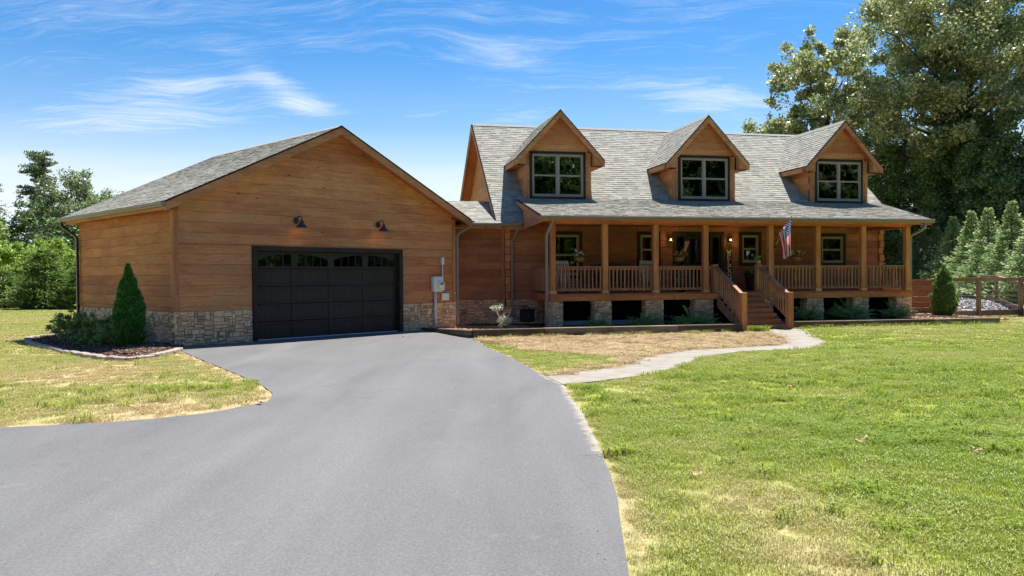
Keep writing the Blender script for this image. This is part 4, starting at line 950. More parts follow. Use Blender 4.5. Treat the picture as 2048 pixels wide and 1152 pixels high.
gutter(BRZ, (-4.2, 2.245, 3.47), (0, -1, 0), (2.85, 0, 0)); MB().box(-4.4, -1.2, 2.25, 2.28, 3.40, 3.52, .003).build('fascia_board', M['trimwood'], BRZ)
MB().box(-4.7, -1.0, 2.28, 2.79, 3.42, 3.44).build('soffit', M['soffit'], BRZ)

# ------------------------------------------------------------------ the log house
rh = random.Random(11)
HOU = thing('log_house', 'long brown log house with three dormers, grey shingle roof and railed front porch', 'house', mat=HM)
UL, UR, WL, WR, VW, VB = -1.35, 15.15, -.93, 14.55, 2.75, 12.5
ms = .8507; mL = math.hypot(5.268, 4.481); mc, mn = 5.268 / mL, 4.481 / mL
def mz(v): return 3.61 + ms * (v - 2.35)
FL = 1.10   # porch floor
m = MB(); 
OPEN = [(.62, 1.95, 1.60, 3.35), (4.11, 5.04, 1.99, 3.36), (5.54, 7.66, 1.09, 3.36), (8.29, 9.23, 2.05, 3.37), (11.72, 12.93, 2.03, 3.33)]
rs = [(WL, WR, -.1, 3.9)]
for o in OPEN: rs = cut_rect(rs, (o[0] + .06, o[1] - .06, o[2] + .06, o[3] - .06))
for q in rs: m.box(q[0], q[1], VW + .05, VW + .15, q[2], q[3])
m.slab([(-VB, 0), (-VW - .15, 0), (-VW - .15, 3.75), (-7.618, mz(7.618) - .14), (-VB, 3.75)], (WL + .15, 0, 0), (0, -1, 0), Z3, (-1, 0, 0), .1, .0001, .0001)
m.slab([(VW + .15, 0), (VB, 0), (VB, 3.75), (7.618, mz(7.618) - .14), (VW + .15, 3.75)], (WR - .15, 0, 0), (0, 1, 0), Z3, (1, 0, 0), .1, .0001, .0001)
m.box(WL + .05, WR - .05, VB - .1, VB, 0, 3.75); m.box(WL + .1, WR - .1, VW + .2, VB - .2, 1.0, 1.08)
m.build('wall', M['mortar'], HOU)
siding(HOU, (0, VW + .05, 0), (1, 0, 0), (0, -1, 0), WL + .02, WR - .02, .865, 3.56, None, OPEN, M['hside'], t=.055, rnd=rh, start=.86, lo=3.5, hi=6)
gp = [(-VB, .86), (-VW, .86), (-VW, 3.80), (-7.618, mz(7.618) - .13), (-VB, 3.80)]
siding(HOU, (WL + .05, 0, 0), (0, -1, 0), (-1, 0, 0), -VB, -VW, .86, 8.1, gp, [], M['hside_y'], t=.05, rnd=rh, start=.86)
gp = [(VW, .86), (VB, .86), (VB, 3.80), (7.618, mz(7.618) - .13), (VW, 3.80)]
siding(HOU, (WR - .05, 0, 0), (0, 1, 0), (1, 0, 0), VW, VB, .86, 8.1, gp, [], M['hside_y'], t=.05, rnd=rh, start=.86)
for k in range(10):
    z0 = .87 + k * .272; z1 = z0 + .262
    for (ua, ub) in ((WL - .05, WL + .14), (WR - .14, WR + .07)):
        pr = .11 if k % 2 else .05
        MB().box(ua, ub, VW - pr, VW + .02, z0 + .004, min(z1, 3.56), .014).build('log_end', M['hside_y'], HOU)
stones(HOU, (0, VW + .04, 0), (1, 0, 0), (0, -1, 0), WL, 1.2, -.04, .86, rh, t=.06)
MB().box(1.2, WR, VW - .0, VW + .05, -.1, .86).build('foundation', M['mortar'], HOU)
# main roof
roof_face(HOU, (UL, 2.35, 3.61), (1, 0, 0), (0, mc, mn), [(0, 0), (UR - UL, 0), (UR - UL, mL), (0, mL)], rh)
roof_face(HOU, (UR, 12.886, 3.61), (-1, 0, 0), (0, -mc, mn), [(0, 0), (UR - UL, 0), (UR - UL, mL), (0, mL)], rh)
prism([(-.12, -.085), (0, .01), (.12, -.085), (.12, -.07), (0, .028), (-.12, -.07)], (UL, 7.618, 8.091 + .016), (0, 1, 0), (0, 0, 1), (UR - UL, 0, 0)).build('ridge_cap', M['shingle'], HOU)
rake(HOU, (UL + .0, 2.35, 3.60), (0, mc, mn), mL, (-1, 0, 0), .21, mat=M['trimwood_y']); rake(HOU, (UL, 12.886, 3.60), (0, -mc, mn), mL, (-1, 0, 0), .21, mat=M['trimwood_y'])
rake(HOU, (UR, 2.35, 3.60), (0, mc, mn), mL, (1, 0, 0), .21, mat=M['trimwood_y']); rake(HOU, (UR, 12.886, 3.60), (0, -mc, mn), mL, (1, 0, 0), .21, mat=M['trimwood_y'])
MB().box(UL, -.40, 2.36, 2.39, 3.38, 3.55, .003).build('fascia_board', M['trimwood'], HOU); gutter(HOU, (UL - .02, 2.355, 3.49), (0, -1, 0), (.93, 0, 0))
MB().box(UL + .02, -.42, 2.39, VW, 3.38, 3.40).build('soffit', M['soffit'], HOU)
# porch roof
PE0, PE1, PV0, PV1 = -.40, 14.22, -.42, 3.53
pz0, pz1 = 3.69, 4.615; pl = math.hypot(PV1 - PV0, pz1 - pz0); pc, pn = (PV1 - PV0) / pl, (pz1 - pz0) / pl
roof_face(HOU, (PE0, PV0, pz0), (1, 0, 0), (0, pc, pn), [(0, 0), (PE1 - PE0, 0), (UR - PE0 - .02, pl), (0, pl)], rh)
def pzv(v): return pz0 + (v - PV0) * pn / pc
rake(HOU, (PE0, PV0, pz0 - .01), (0, pc, pn), pl - .35, (-1, 0, 0), .19, mat=M['trimwood_y'])
rk = rake(HOU, (PE1, PV0, pz0 - .01), Vector((UR - PE1 - .02, PV1 - PV0, pz1 - pz0)).normalized(), math.hypot(pl, UR - PE1), (1, 0, 0), .19, mat=M['trimwood_y'])
MB().box(PE0 + .01, PE1 - .01, PV0 + .0, PV0 + .03, pz0 - .20, pz0 - .07, .003).build('fascia_board', M['beam'], HOU)
gutter(HOU, (PE0 - .06, PV0 - .002, pz0 - .135), (0, -1, 0), (PE1 - PE0 + .14, 0, 0))
# boxed end of the porch roof at the left: the sloping triangle of boards
m = MB(); tri = [(-PV0 - 0, pz0 - .20), (-PV0 - .02, pz0 - .10), (-2.6, pzv(2.6) - .12), (-2.6, 3.40)]
m.slab([(.40, 3.49), (.38, 3.56), (-2.33, pzv(2.33) - .13), (-2.33, 3.40), (-2.0, 3.40)][::-1], (PE0 + .05, 0, 0), (0, -1, 0), Z3, (-1, 0, 0), .03, .002, .002); m.build('gable_board', M['trimwood_y'], HOU)
MB().box(PE0 + .03, PE1 - .6, -.39, VW, 3.545, 3.56).build('porch_ceiling', M['soffit'], HOU)
MB().box(-.02, 13.72, .0, .19, 3.445, 3.545, .006).build('porch_beam', M['beam'], HOU); MB().box(-.02, 13.74, -.03, .0, 3.46, 3.62, .004).build('beam_facing', M['beam'], HOU)
MB().box(0, .19, .19, VW - .01, 3.40, 3.545, .006).build('porch_beam', M['beam_y'], HOU); MB().box(13.53, 13.72, .19, VW - .01, 3.40, 3.545, .006).build('porch_beam', M['beam_y'], HOU)
# porch floor, posts
MB().box(-.02, 13.74, -.04, -.0, .866, 1.06, .005).build('rim_board', M['beam'], HOU)
MB().box(-.02, .02, .0, VW, .866, 1.06, .005).build('rim_board', M['beam_y'], HOU); MB().box(13.70, 13.74, 0, VW, .866, 1.06, .005).build('rim_board', M['beam_y'], HOU)
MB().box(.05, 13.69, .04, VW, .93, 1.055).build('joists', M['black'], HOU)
dbm = MB().box(0, .136, -.075, VW - .01, 1.064, 1.10, .004).mesh('deck_board', M['deck_y'])
for k in range(98):
    o = link('deck_board', dbm, HOU); o.location = (-.03 + k * .1403, 0, rh.uniform(-.001, .001))
PU = [0, 1.831, 3.65, 5.495, 7.981, 9.841, 11.682, 13.526]
pm = MB().box(0, .19, 0, .19, 1.10, 3.445, .012).mesh('porch_post', M['post']); bm_ = MB().box(-.022, .212, -.022, .212, 1.101, 1.205, .006).mesh('post_base', M['fresh'])
for u in PU:
    o = link('porch_post', pm, HOU); o.location = (u, 0, 0); b = link('post_base', bm_, o)
def railing(parent, a, b, front=(0, -1, 0), zt=2.026, zb=1.24):
    a, b = Vector(a), Vector(b); d = (b - a); L = d.length; d.normalize(); f = Vector(front)
    r = bpy.data.objects.new('railing', None); C.objects.link(r); r.parent = parent; r.location = a
    rt = 'rail'
    def bar(z, w, h, off, nm): MB().bar(f * off + Z3 * z, d * L + f * off + Z3 * z, w, h, c=.004).build(nm, M['rail'], r)
    bar(zt - .02, .13, .036, .0, 'top_rail'); bar(zt - .085, .038, .085, -.02, 'upper_rail'); bar(zb, .038, .085, -.02, 'lower_rail')
    n = max(2, round(L / .137)); bal = MB().box(-.02, .02, -.02, .02, zb - .05, zt - .042, .003).mesh('baluster', M['rail_z'])
    for i in range(n):
        o = link('baluster', bal, r); p = d * (L * (i + .5) / n) + f * .019; o.location = p; 
    return r
for i in range(7):
    a, b = PU[i] + .19, PU[i + 1]
    if i == 3: railing(HOU, (a, .10, 0), (5.865, .10, 0)); railing(HOU, (7.70, .10, 0), (b, .10, 0)); continue
    railing(HOU, (a, .10, 0), (b, .10, 0))
railing(HOU, (.10, .19, 0), (.10, VW - .02, 0), (-1, 0, 0)); railing(HOU, (13.62, .19, 0), (13.62, VW - .02, 0), (1, 0, 0))
# piers
for u0, u1 in ((-.07, .44), (1.545, 2.14), (3.384, 4.02), (5.185, 5.866), (7.60, 8.15), (9.473, 10.15), (11.35, 11.98), (13.12, 13.775)):
    p = bpy.data.objects.new('pier', None); C.objects.link(p); p.parent = HOU
    MB().box(u0 + .05, u1 - .05, .05, .5, -.05, .864).build('pier_core', M['mortar'], p)
    stones(p, (0, .05, 0), (1, 0, 0), (0, -1, 0), u0, u1, 0, .862, rh, t=.06); stones(p, (u0 + .05, 0, 0), (0, -1, 0), (-1, 0, 0), -.5, -.0, 0, .862, rh, t=.055)
MB().box(.3, 13.3, .62, .64, 0, .93).build('underporch_dark_sheet', M['inside'], HOU)  # black sheet added behind the piers for the deep shade under the porch
for a, b in ((.55, 1.5), (2.2, 3.3)): MB().box(a, b, .42, .60, .02, .17, .008).build('footing_block', M['concrete_block'], HOU)
# steps
st = bpy.data.objects.new('steps', None); C.objects.link(st); st.parent = HOU
s0, s1 = 6.06, 7.60; rise = (FL + .125) / 7; run = .272
for k in range(6):
    z = FL - rise * (k + 1); v = -.06 - run * k
    MB().box(s0 - (.10 if k == 5 else 0), s1 + (.10 if k == 5 else 0), v - run - .02, v + .01, z - .035, z, .004).build('tread', M['deck'], st)
for k in range(7):
    z = FL - rise * k; v = -.05 - run * k
    MB().box(s0 - (.08 if k == 6 else 0), s1 + (.08 if k == 6 else 0), v - .02, v, z - rise + .002, z - .037 , .003).build('riser', M['deck'], st)
for u in (6.02, 7.62):
    MB().slab([(.02, .60), (.02, .92), (.02, .97), (1.74, -.02), (1.68, -.12), (1.50, -.12)], (u, 0, 0), (0, -1, 0), Z3, (-1, 0, 0), .04, .003, .003).build('stringer', M['rail'], st)
for u in (5.865, 7.53):
    MB().box(u, u + .175, .0, .175, FL, 2.06, .008).build('newel_post', M['post'], st); MB().box(u - .015, u + .19, -.015, .19, 2.06, 2.085, .004).build('post_cap', M['rail'], st)
    MB().box(u, u + .19, -2.0, -1.81, -.16, 1.13, .008).build('newel_post', M['post'], st)
    hr = bpy.data.objects.new('stair_railing', None); C.objects.link(hr); hr.parent = HOU; uc = u + .09
    a = Vector((uc, -.0, 2.0)); b = Vector((uc, -1.83, 1.09)); d = (b - a)
    MB().bar(a, b, .135, .036, c=.004).build('top_rail', M['rail'], hr)
    MB().bar(a - Z3 * .075, b - Z3 * .075, .038, .085, c=.004).build('upper_rail', M['rail'], hr); MB().bar(a - Z3 * .80, b - Z3 * .80, .038, .085, c=.004).build('lower_rail', M['rail'], hr)
    bal = MB().box(-.02, .02, -.02, .02, -.84, -.03, .003).mesh('baluster', M['rail_z'])
    for i in range(12):
        t = (i + .6) / 12.3; o = link('baluster', bal, hr); o.location = a + d * t + Vector((-.038, 0, 0))
# windows and door
cur = {0: None, 1: None, 3: None, 4: None}
for i, o in enumerate(OPEN):
    if i == 2: continue
    window(HOU, (o[0], VW - .005, o[2]), (1, 0, 0), (0, -1, 0), o[1] - o[0], o[3] - o[2], .13, 1)
dr = bpy.data.objects.new('front_door', None); C.objects.link(dr); dr.parent = HOU; dr.location = (5.54, VW, 0)
MB().box(0, .13, -.035, .10, 1.10, 3.23, .005).build('door_trim', M['dark_trim_z'], dr); MB().box(1.99, 2.12, -.035, .10, 1.10, 3.23, .005).build('door_trim', M['dark_trim_z'], dr); MB().box(0, 2.12, -.04, .10, 3.232, 3.36, .005).build('door_trim', M['dark_trim'], dr)
for a in (.54, 1.53): MB().box(a, a + .05, -.01, .06, 1.12, 3.23, .003).build('door_jamb', M['dark_trim_z'], dr)
for a, b in ((.13, .54), (1.58, 1.99)):
    m = MB(); [m.box(*q, .003) for q in ((a, a + .07, .01, .05, 1.12, 3.23), (b - .07, b, .01, .05, 1.12, 3.23), (a + .07, b - .07, .01, .05, 3.15, 3.23), (a + .07, b - .07, .01, .05, 1.12, 1.42))]; m.build('sidelight_frame', M['black'], dr)
    MB().box(a + .07, b - .07, .028, .034, 1.42, 3.15).build('glass', M['glass'], dr)
m = MB(); [m.box(*q, .004) for q in ((.60, .73, .01, .05, 1.12, 3.22), (1.39, 1.52, .01, .05, 1.12, 3.22), (.73, 1.39, .01, .05, 3.08, 3.22), (.73, 1.39, .01, .05, 1.12, 1.44), (.73, 1.39, .01, .05, 2.02, 2.10))]; m.build('door_leaf', M['black'], dr)
MB().box(.73, 1.39, .026, .034, 1.44, 3.08).build('glass', M['glass'], dr)
MB().tube([(1.45, -.03, 2.0), (1.45, -.06, 2.02), (1.45, -.06, 2.2), (1.45, -.03, 2.22)], .012).build('door_handle', M['galv'], dr)
MB().box(.13, 1.99, .35, .37, 1.1, 3.3).build('dark_room_panel', M['inside'], dr)  # near-black panel in place of the dim hall behind the door glass
MB().box(-.02, 2.14, -.10, .06, 1.10, 1.125, .004).build('sill', M['black'], dr)
# dormers
DV = 3.5
for di, c in enumerate((1.235, 7.20, 13.15)):
    D = bpy.data.objects.new('dormer', None); C.objects.link(D); D.parent = HOU; D.location = (0, 0, 0)
    hwid, ew, ez, rz = 1.315, 1.72, 6.045, 7.885; sl = (rz - ez) / ew; dl = math.hypot(ew, rz - ez); cc, ss = ew / dl, (rz - ez) / dl
    ww, wz0, wz1 = 1.095, 4.70, 6.40
    top = lambda a: rz - sl * abs(a - c) - .10
    m = MB()
    for P in ([(c - hwid, 4.45), (c - ww + .1, 4.45), (c - ww + .1, top(c - ww + .1) - .03), (c - hwid, top(c - hwid) - .03)], [(c + ww - .1, 4.45), (c + hwid, 4.45), (c + hwid, top(c + hwid) - .03), (c + ww - .1, top(c + ww - .1) - .03)],
              [(c - ww + .1, wz1 - .1), (c + ww - .1, wz1 - .1), (c + ww - .1, top(c + ww - .1) - .03), (c, top(c) - .03), (c - ww + .1, top(c - ww + .1) - .03)]):
        m.slab(P, (0, DV + .14, 0), (1, 0, 0), Z3, (0, -1, 0), .1, .0001, .0001)
    m.box(c - ww, c + ww, DV + .04, DV + .14, 4.45, wz0 + .05)
    m.build('dormer_wall', M['mortar'], D)
    reg = [(c - hwid, 4.4), (c + hwid, 4.4), (c + hwid, top(c + hwid)), (c, top(c)), (c - hwid, top(c - hwid))]
    siding(D, (0, DV + .04, 0), (1, 0, 0), (0, -1, 0), c - hwid + .13, c + hwid - .13, 4.62, 7.8, reg, [(c - ww, c + ww, 4.5, wz1)], M['side'], rnd=rh, start=6.40 - .272 * 3, joints=False)
    for s in (-1, 1):
        a, b = sorted((c + s * hwid, c + s * (hwid - .13))); MB().box(a, b, DV - .012, DV + .04, 4.60, top(c + s * hwid) - .0, .005).build('corner_board', M['trimwood_z'], D)
        vv = lambda z: 2.35 + (z - 3.61) / ms
        if s < 0:
            reg2 = [(-vv(6.05), 6.05), (-DV, 4.57), (-DV, 6.05)]
            MB().slab(reg2, (c - hwid + .10, 0, 0), (0, -1, 0), Z3, (-1, 0, 0), .06, .0005, .0005).build('dormer_wall', M['mortar'], D)
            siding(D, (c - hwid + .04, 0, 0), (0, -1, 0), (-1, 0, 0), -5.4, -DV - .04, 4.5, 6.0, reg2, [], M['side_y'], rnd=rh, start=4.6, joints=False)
        else:
            reg2 = [(DV, 4.57), (vv(6.05), 6.05), (DV, 6.05)]
            MB().slab(reg2, (c + hwid - .10, 0, 0), (0, 1, 0), Z3, (1, 0, 0), .06, .0005, .0005).build('dormer_wall', M['mortar'], D)
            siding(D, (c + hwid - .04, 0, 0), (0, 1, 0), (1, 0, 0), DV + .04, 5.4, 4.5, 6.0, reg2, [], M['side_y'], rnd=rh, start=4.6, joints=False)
    VF = 3.10; V1 = vv(ez) + .02; V2 = vv(rz) + .02
    roof_face(D, (c - ew, V2, ez), (0, -1, 0), (cc, 0, ss), [(V2 - V1, 0), (V2 - VF, 0), (V2 - VF, dl), (0, dl)], rh, .08)
    roof_face(D, (c + ew, VF, ez), (0, 1, 0), (-cc, 0, ss), [(0, 0), (V1 - VF, 0), (V2 - VF, dl), (0, dl)], rh, .08)
    prism([(-.11, -.12), (0, .01), (.11, -.12), (.11, -.10), (0, .03), (-.11, -.10)], (c, VF - .01, rz + .016), (1, 0, 0), (0, 0, 1), (0, V2 - VF, 0)).build('ridge_cap', M['shingle'], D)
    rake(D, (c - ew, VF, ez - .01), (cc, 0, ss), dl, (0, -1, 0), .25); rake(D, (c + ew, VF, ez - .01), (-cc, 0, ss), dl, (0, -1, 0), .25)
    for s in (-1, 1):
        a, b = sorted((c + s * ew, c + s * (ew - .03))); MB().box(a, b, VF + .002, vv(ez - .17), ez - .21, ez - .035, .003).build('fascia_board', M['trimwood_y'], D)
        a, b = sorted((c + s * (ew - .03), c + s * (hwid - .02))); MB().box(a, b, VF + .002, vv(ez - .19), ez - .21, ez - .195).build('soffit', M['soffit'], D)
        P = [(c + s * ew, ez - .21), (c + s * ew, ez - .06), (c + s * hwid, ez + (ew - hwid) * sl - .06), (c + s * hwid, ez - .21)]
        if s > 0: P = P[::1]
        P = P if sum(P[i - 1][0] * P[i][1] - P[i][0] * P[i - 1][1] for i in range(4)) > 0 else P[::-1]
        MB().slab(P, (0, VF + .30, 0), (1, 0, 0), Z3, (0, -1, 0), .27, .002, .002).build('eave_return', M['trimwood'], D)
    window(HOU, (c - ww, DV, 4.60), (1, 0, 0), (0, -1, 0), 2 * ww, 1.80, .10, 2, curtain=M['curtain'] if di == 2 else None)
# downspouts
MB().rect_tube([(-.62, 2.28, 3.47), (-.62, 2.28, 3.36), (-.66, 2.42, 3.22), (-.72, 2.62, 3.06), (-.74, 2.66, 2.98), (-.74, 2.66, .25)], .085, .06, (1, 0, 0)).build('downspout', M['spout'], HOU)
MB().rect_tube([(-.05, PV0 - .05, 3.55), (-.05, PV0 - .05, 3.46), (-.09, -.25, 3.28), (-.135, -.06, 3.08), (-.14, -.04, 2.98), (-.14, -.04, .95), (-.17, -.06, .85), (-.17, -.06, .12)], .085, .06, (1, 0, 0)).build('downspout', M['spout'], HOU)
MB().rect_tube([(13.95, PV0 - .05, 3.55), (13.95, PV0 - .05, 3.44), (13.93, -.30, 3.30), (13.80, .08, 3.12), (13.79, .1, 3.0), (13.79, .1, .1)], .085, .06, (1, 0, 0)).build('downspout', M['spout'], HOU)

# ------------------------------------------------------------------ foliage helpers (numpy: many small leaf faces)
def quads(P, D, Wv, L, W, taper=.35):
    """leaf quads at P pointing along D with width direction Wv; all arrays (n,3); L, W (n,)"""
    L = L[:, None]; W = W[:, None]; a = P - Wv * W * .3; b = P + Wv * W * .3; c = P + D * L * .55 + Wv * W * .5; e = P + D * L; d = P + D * L * .55 - Wv * W * .5
    n = len(P); V = np.stack([P, c, e, d], 1).reshape(-1, 3); F = np.arange(4 * n, dtype=np.int32).reshape(n, 4); return V, F
def rand_dirs(r, n, up=0.0, flat=1.0):
    v = r.normal(size=(n, 3)); v[:, 2] = v[:, 2] * flat + up; return v / (np.linalg.norm(v, axis=1)[:, None] + 1e-9)
def perp(r, D):
    q = rand_dirs(r, len(D)); w = np.cross(D, q); return w / (np.linalg.norm(w, axis=1)[:, None] + 1e-9)
def np_mesh(name, V, F, mat, mi=None):
    me = bpy.data.meshes.new(name); me.vertices.add(len(V)); me.vertices.foreach_set('co', np.asarray(V, np.float32).ravel())
    k = F.shape[1]; me.loops.add(F.size); me.loops.foreach_set('vertex_index', F.ravel().astype(np.int32)); me.polygons.add(len(F)); me.polygons.foreach_set('loop_start', np.arange(0, F.size, k, dtype=np.int32))
    for m_ in (mat if isinstance(mat, (list, tuple)) else [mat]): me.materials.append(m_)
    if mi is not None: me.polygons.foreach_set('material_index', mi.astype(np.int32))
    me.update(calc_edges=True); return me
def leaves_at(r, cen, rad, n, size, squash=.75, up=.25, shell=.0):
    """n leaves gathered round the clump centres"""
    k = r.randint(0, len(cen), n); d = rand_dirs(r, n); q = r.rand(n) ** (1 / 3.) if not shell else shell + (1 - shell) * r.rand(n)
    P = cen[k] + d * (q * rad[k])[:, None] * np.array([1, 1, squash])
    D = rand_dirs(r, n, up, .7); W = perp(r, D); s = size * (.6 + .8 * r.rand(n))
    return quads(P, D, W, s, s * .62)
def limb(m, r, a, b, r0, r1, wob=.12, n=5, seg=5):
    a, b = Vector(a), Vector(b); L = (b - a).length; pts = []; rad = []
    for i in range(seg + 1):
        t = i / seg; p = a.lerp(b, t) + Vector(r.normal(size=3)) * wob * L * .25 * math.sin(math.pi * t) + Vector((0, 0, .08 * L * math.sin(math.pi * t))); pts.append(p); rad.append(r0 + (r1 - r0) * t)
    m.tube(pts, rad, n)
    return pts
def broadleaf(seed, H, trunk_h, cw, cd, n_clump, n_leaf, size, mat, clump_r=.16, low=.25, shell=.55, trunk_r=None, gap=0.0, lean=(0, 0)):
    """returns (trunk mesh, crown mesh): limbs reach every clump of the crown"""
    r = np.random.RandomState(seed); m = MB(); tr = trunk_r or H * .02; top = Vector((lean[0], lean[1], H * .62))
    trunk = limb(m, r, (0, 0, -.2), top, tr, tr * .45, .06, 8, 7)
    ch = H - trunk_h; cz = trunk_h + ch * .5; C_ = []; Rr = []
    while len(C_) < n_clump:
        d = rand_dirs(r, 1)[0]; q = shell + (1 - shell) * r.rand(); env = 1 - .28 * max(0, -d[2]); p = np.array([d[0] * cw * q * env + lean[0], d[1] * cd * q * env + lean[1], cz + d[2] * ch * .5 * q])
        p += r.normal(size=3) * np.array([cw, cd, ch * .5]) * .08
        if p[2] < low: continue
        C_.append(p); Rr.append(H * clump_r * (.45 + .75 * r.rand()))
    C_ = np.array(C_); Rr = np.array(Rr)
    for p in C_[: min(len(C_), 60)]:
        t = np.clip((p[2] - .12 * H) / (H * .75), .25, .98); i = min(int(t * 7), 6); q = trunk[i].lerp(trunk[i + 1], t * 7 - i)
        limb(m, r, q, p, tr * .32 * (1.1 - t * .5), tr * .05, .18, 4, 4)
    # twigs
    sub = C_[r.randint(0, len(C_), n_clump * 3)] + r.normal(size=(n_clump * 3, 3)) * Rr.mean() * .55
    V, F = leaves_at(r, np.concatenate([C_, sub]), np.concatenate([Rr, np.full(len(sub), Rr.mean() * .5)]), n_leaf, size)
    return m.mesh('trunk', M['bark']), np_mesh('crown', V, F, mat)
def tree_obj(name, label, meshes, mat, group=None, cat='tree', parts=('trunk', 'crown')):
    t = thing(name, label, cat, mat=mat, group=group)
    for p, me in zip(parts, meshes): link(p, me, t)
    return t
def at(x, y, dz=0, rz=0, s=1): return T(x, y, float(hgt(np.array(x * 1.), np.array(y * 1.))) + dz, rz, s)

def spray_cone(seed, H, Rb, n_br, leaf, per, mat, pw=.9, droop=-.1, upcurve=.35, z0=.04, inner=.25, wid=.3, ragged=.22):
    """conifer built of feathered branches in rough whorls"""
    r = np.random.RandomState(seed); m = MB(); m.tube([(0, 0, -.1), (.02, 0, H * .5), (0, 0, H * .97)], [H * .022, H * .014, .006], 6); Vs = []; Fs = []; off = 0
    for i in range(n_br):
        t = (i + r.rand()) / n_br; z = H * (z0 + (1 - z0) * t ** 1.15 * .97); Rl = Rb * (1 - z / H) ** pw * (1 - ragged + 2 * ragged * r.rand()) + .04 * Rb; a = r.rand() * 6.283
        k = max(6, int(per * (Rl / Rb) + 4)); s = inner + (1 - inner) * r.rand(k) ** .75; o = np.array([math.cos(a), math.sin(a), 0])
        zz = z + Rl * (droop * s + upcurve * s ** 2); sp = (r.rand(k) - .5) * wid * Rl * (1.25 - s) * 1.6; sd = np.array([-o[1], o[0], 0])
        P = o * (s * Rl)[:, None] + sd * sp[:, None]; P[:, 2] = zz + r.normal(size=k) * .02 * H * .3
        D = o[None, :] * 1.0 + sd * (np.sign(sp) * (.35 + .5 * r.rand(k)))[:, None]; D = D + r.normal(size=(k, 3)) * .22; D[:, 2] += droop + 2 * upcurve * s * .7; D /= np.linalg.norm(D, axis=1)[:, None]
        W = np.cross(D, np.array([0, 0, 1.0]) + r.normal(size=(k, 3)) * .45); W /= np.linalg.norm(W, axis=1)[:, None] + 1e-9
        L = leaf * (.6 + .8 * r.rand(k)) * (1.1 - .3 * s); V, F = quads(P, D, W, L, L * .42); Vs.append(V); Fs.append(F + off); off += len(V)
    return m.mesh('trunk', M['bark']), np_mesh('crown', np.concatenate(Vs), np.concatenate(Fs), mat)
def dense_form(seed, prof, n, leaf, mat, noise=.09, up=.8, inner_mat=None):
    """clipped evergreen: profile of (z, radius), upright fans over the surface"""
    r = np.random.RandomState(seed); zs = np.array([p[0] for p in prof]); rs = np.array([p[1] for p in prof]); zz = []
    area_ = np.cumsum(np.r_[0, (rs[1:] + rs[:-1]) / 2 * np.diff(zs)]); u = r.rand(n) * area_[-1]; z = np.interp(u, area_, zs); a = r.rand(n) * 6.283
    lump = 1 + noise * (2.2 * (vnoise(a * 1.9 + 5, z * 6.0, 1.0, 3, seed) - .5) * 2)
    q = np.interp(z, zs, rs) * lump * (1 - .16 * r.rand(n) ** 2); P = np.stack([q * np.cos(a), q * np.sin(a), z], 1)
    D = np.stack([np.cos(a) * .55, np.sin(a) * .55, np.full(n, up)], 1) + r.normal(size=(n, 3)) * .35; D /= np.linalg.norm(D, axis=1)[:, None]; W = perp(r, D); L = leaf * (.6 + .8 * r.rand(n))
    V, F = quads(P, D, W, L, L * .6)
    core = MB().lathe([(max(.01, rr * .80), zz_) for zz_, rr in prof], 14)
    m = MB(); m.tube([(0, 0, -.05), (0, 0, prof[-1][0] * .6)], [.05, .02], 6)
    n0 = len(V); V = np.concatenate([V, np.array(core.v)]); tri = []
    me = bpy.data.meshes.new('crown'); me.from_pydata([tuple(v) for v in V], [], [tuple(int(q) for q in f) for f in F] + [tuple(i + n0 for i in f) for f in core.f]); me.materials.append(mat); me.update()
    return m.mesh('trunk', M['bark']), me
def arching(seed, R_, H, n_br, mat, tip, needles=26, nl=.07):
    """spreading evergreen: stems that rise and arch outwards, needles along both sides, pale tips"""
    r = np.random.RandomState(seed); m = MB(); Vs = []; Fs = []; mi = []; off = 0
    for i in range(n_br):
        a = r.rand() * 6.283; el = r.uniform(.15, 1.2); Lb = (R_ * (.55 + .6 * r.rand())) / max(.55, math.cos(el) ** .35); s = np.linspace(.08, 1, needles)
        rad = Lb * s * math.cos(el) * (1 + .15 * s); z = .03 + Lb * np.sin(el) * (s - .28 * s ** 2) * H / R_ * 1.1
        P = np.stack([rad * math.cos(a), rad * math.sin(a), z], 1); P = P + r.normal(size=3) * .02
        m.tube([tuple(P[0]), tuple(P[needles // 2]), tuple(P[-1])], [.007, .005, .002], 3, cap=False)
        T_ = np.gradient(P, axis=0); T_ /= np.linalg.norm(T_, axis=1)[:, None]; sd = np.cross(T_, [0, 0, 1.0]); sd /= np.linalg.norm(sd, axis=1)[:, None] + 1e-9
        for sg in (-1, 1):
            for q in range(2):
                D = T_ * .8 + sd * sg * (.6 + .5 * r.rand(needles))[:, None] + r.normal(size=(needles, 3)) * .3; D /= np.linalg.norm(D, axis=1)[:, None]; W = perp(r, D); L = nl * (.7 + .7 * r.rand(needles)) * (1.15 - .5 * s)
                V, F = quads(P + r.normal(size=P.shape) * .012, D, W, L, L * .35); Vs.append(V); Fs.append(F + off); off += len(V); t_ = (s > .8) & (r.rand() < .30); mi.append(np.where(t_, 1, 0))
    return m.mesh('stem', M['bark']), np_mesh('foliage', np.concatenate(Vs), np.concatenate(Fs), [mat, tip], np.concatenate(mi))
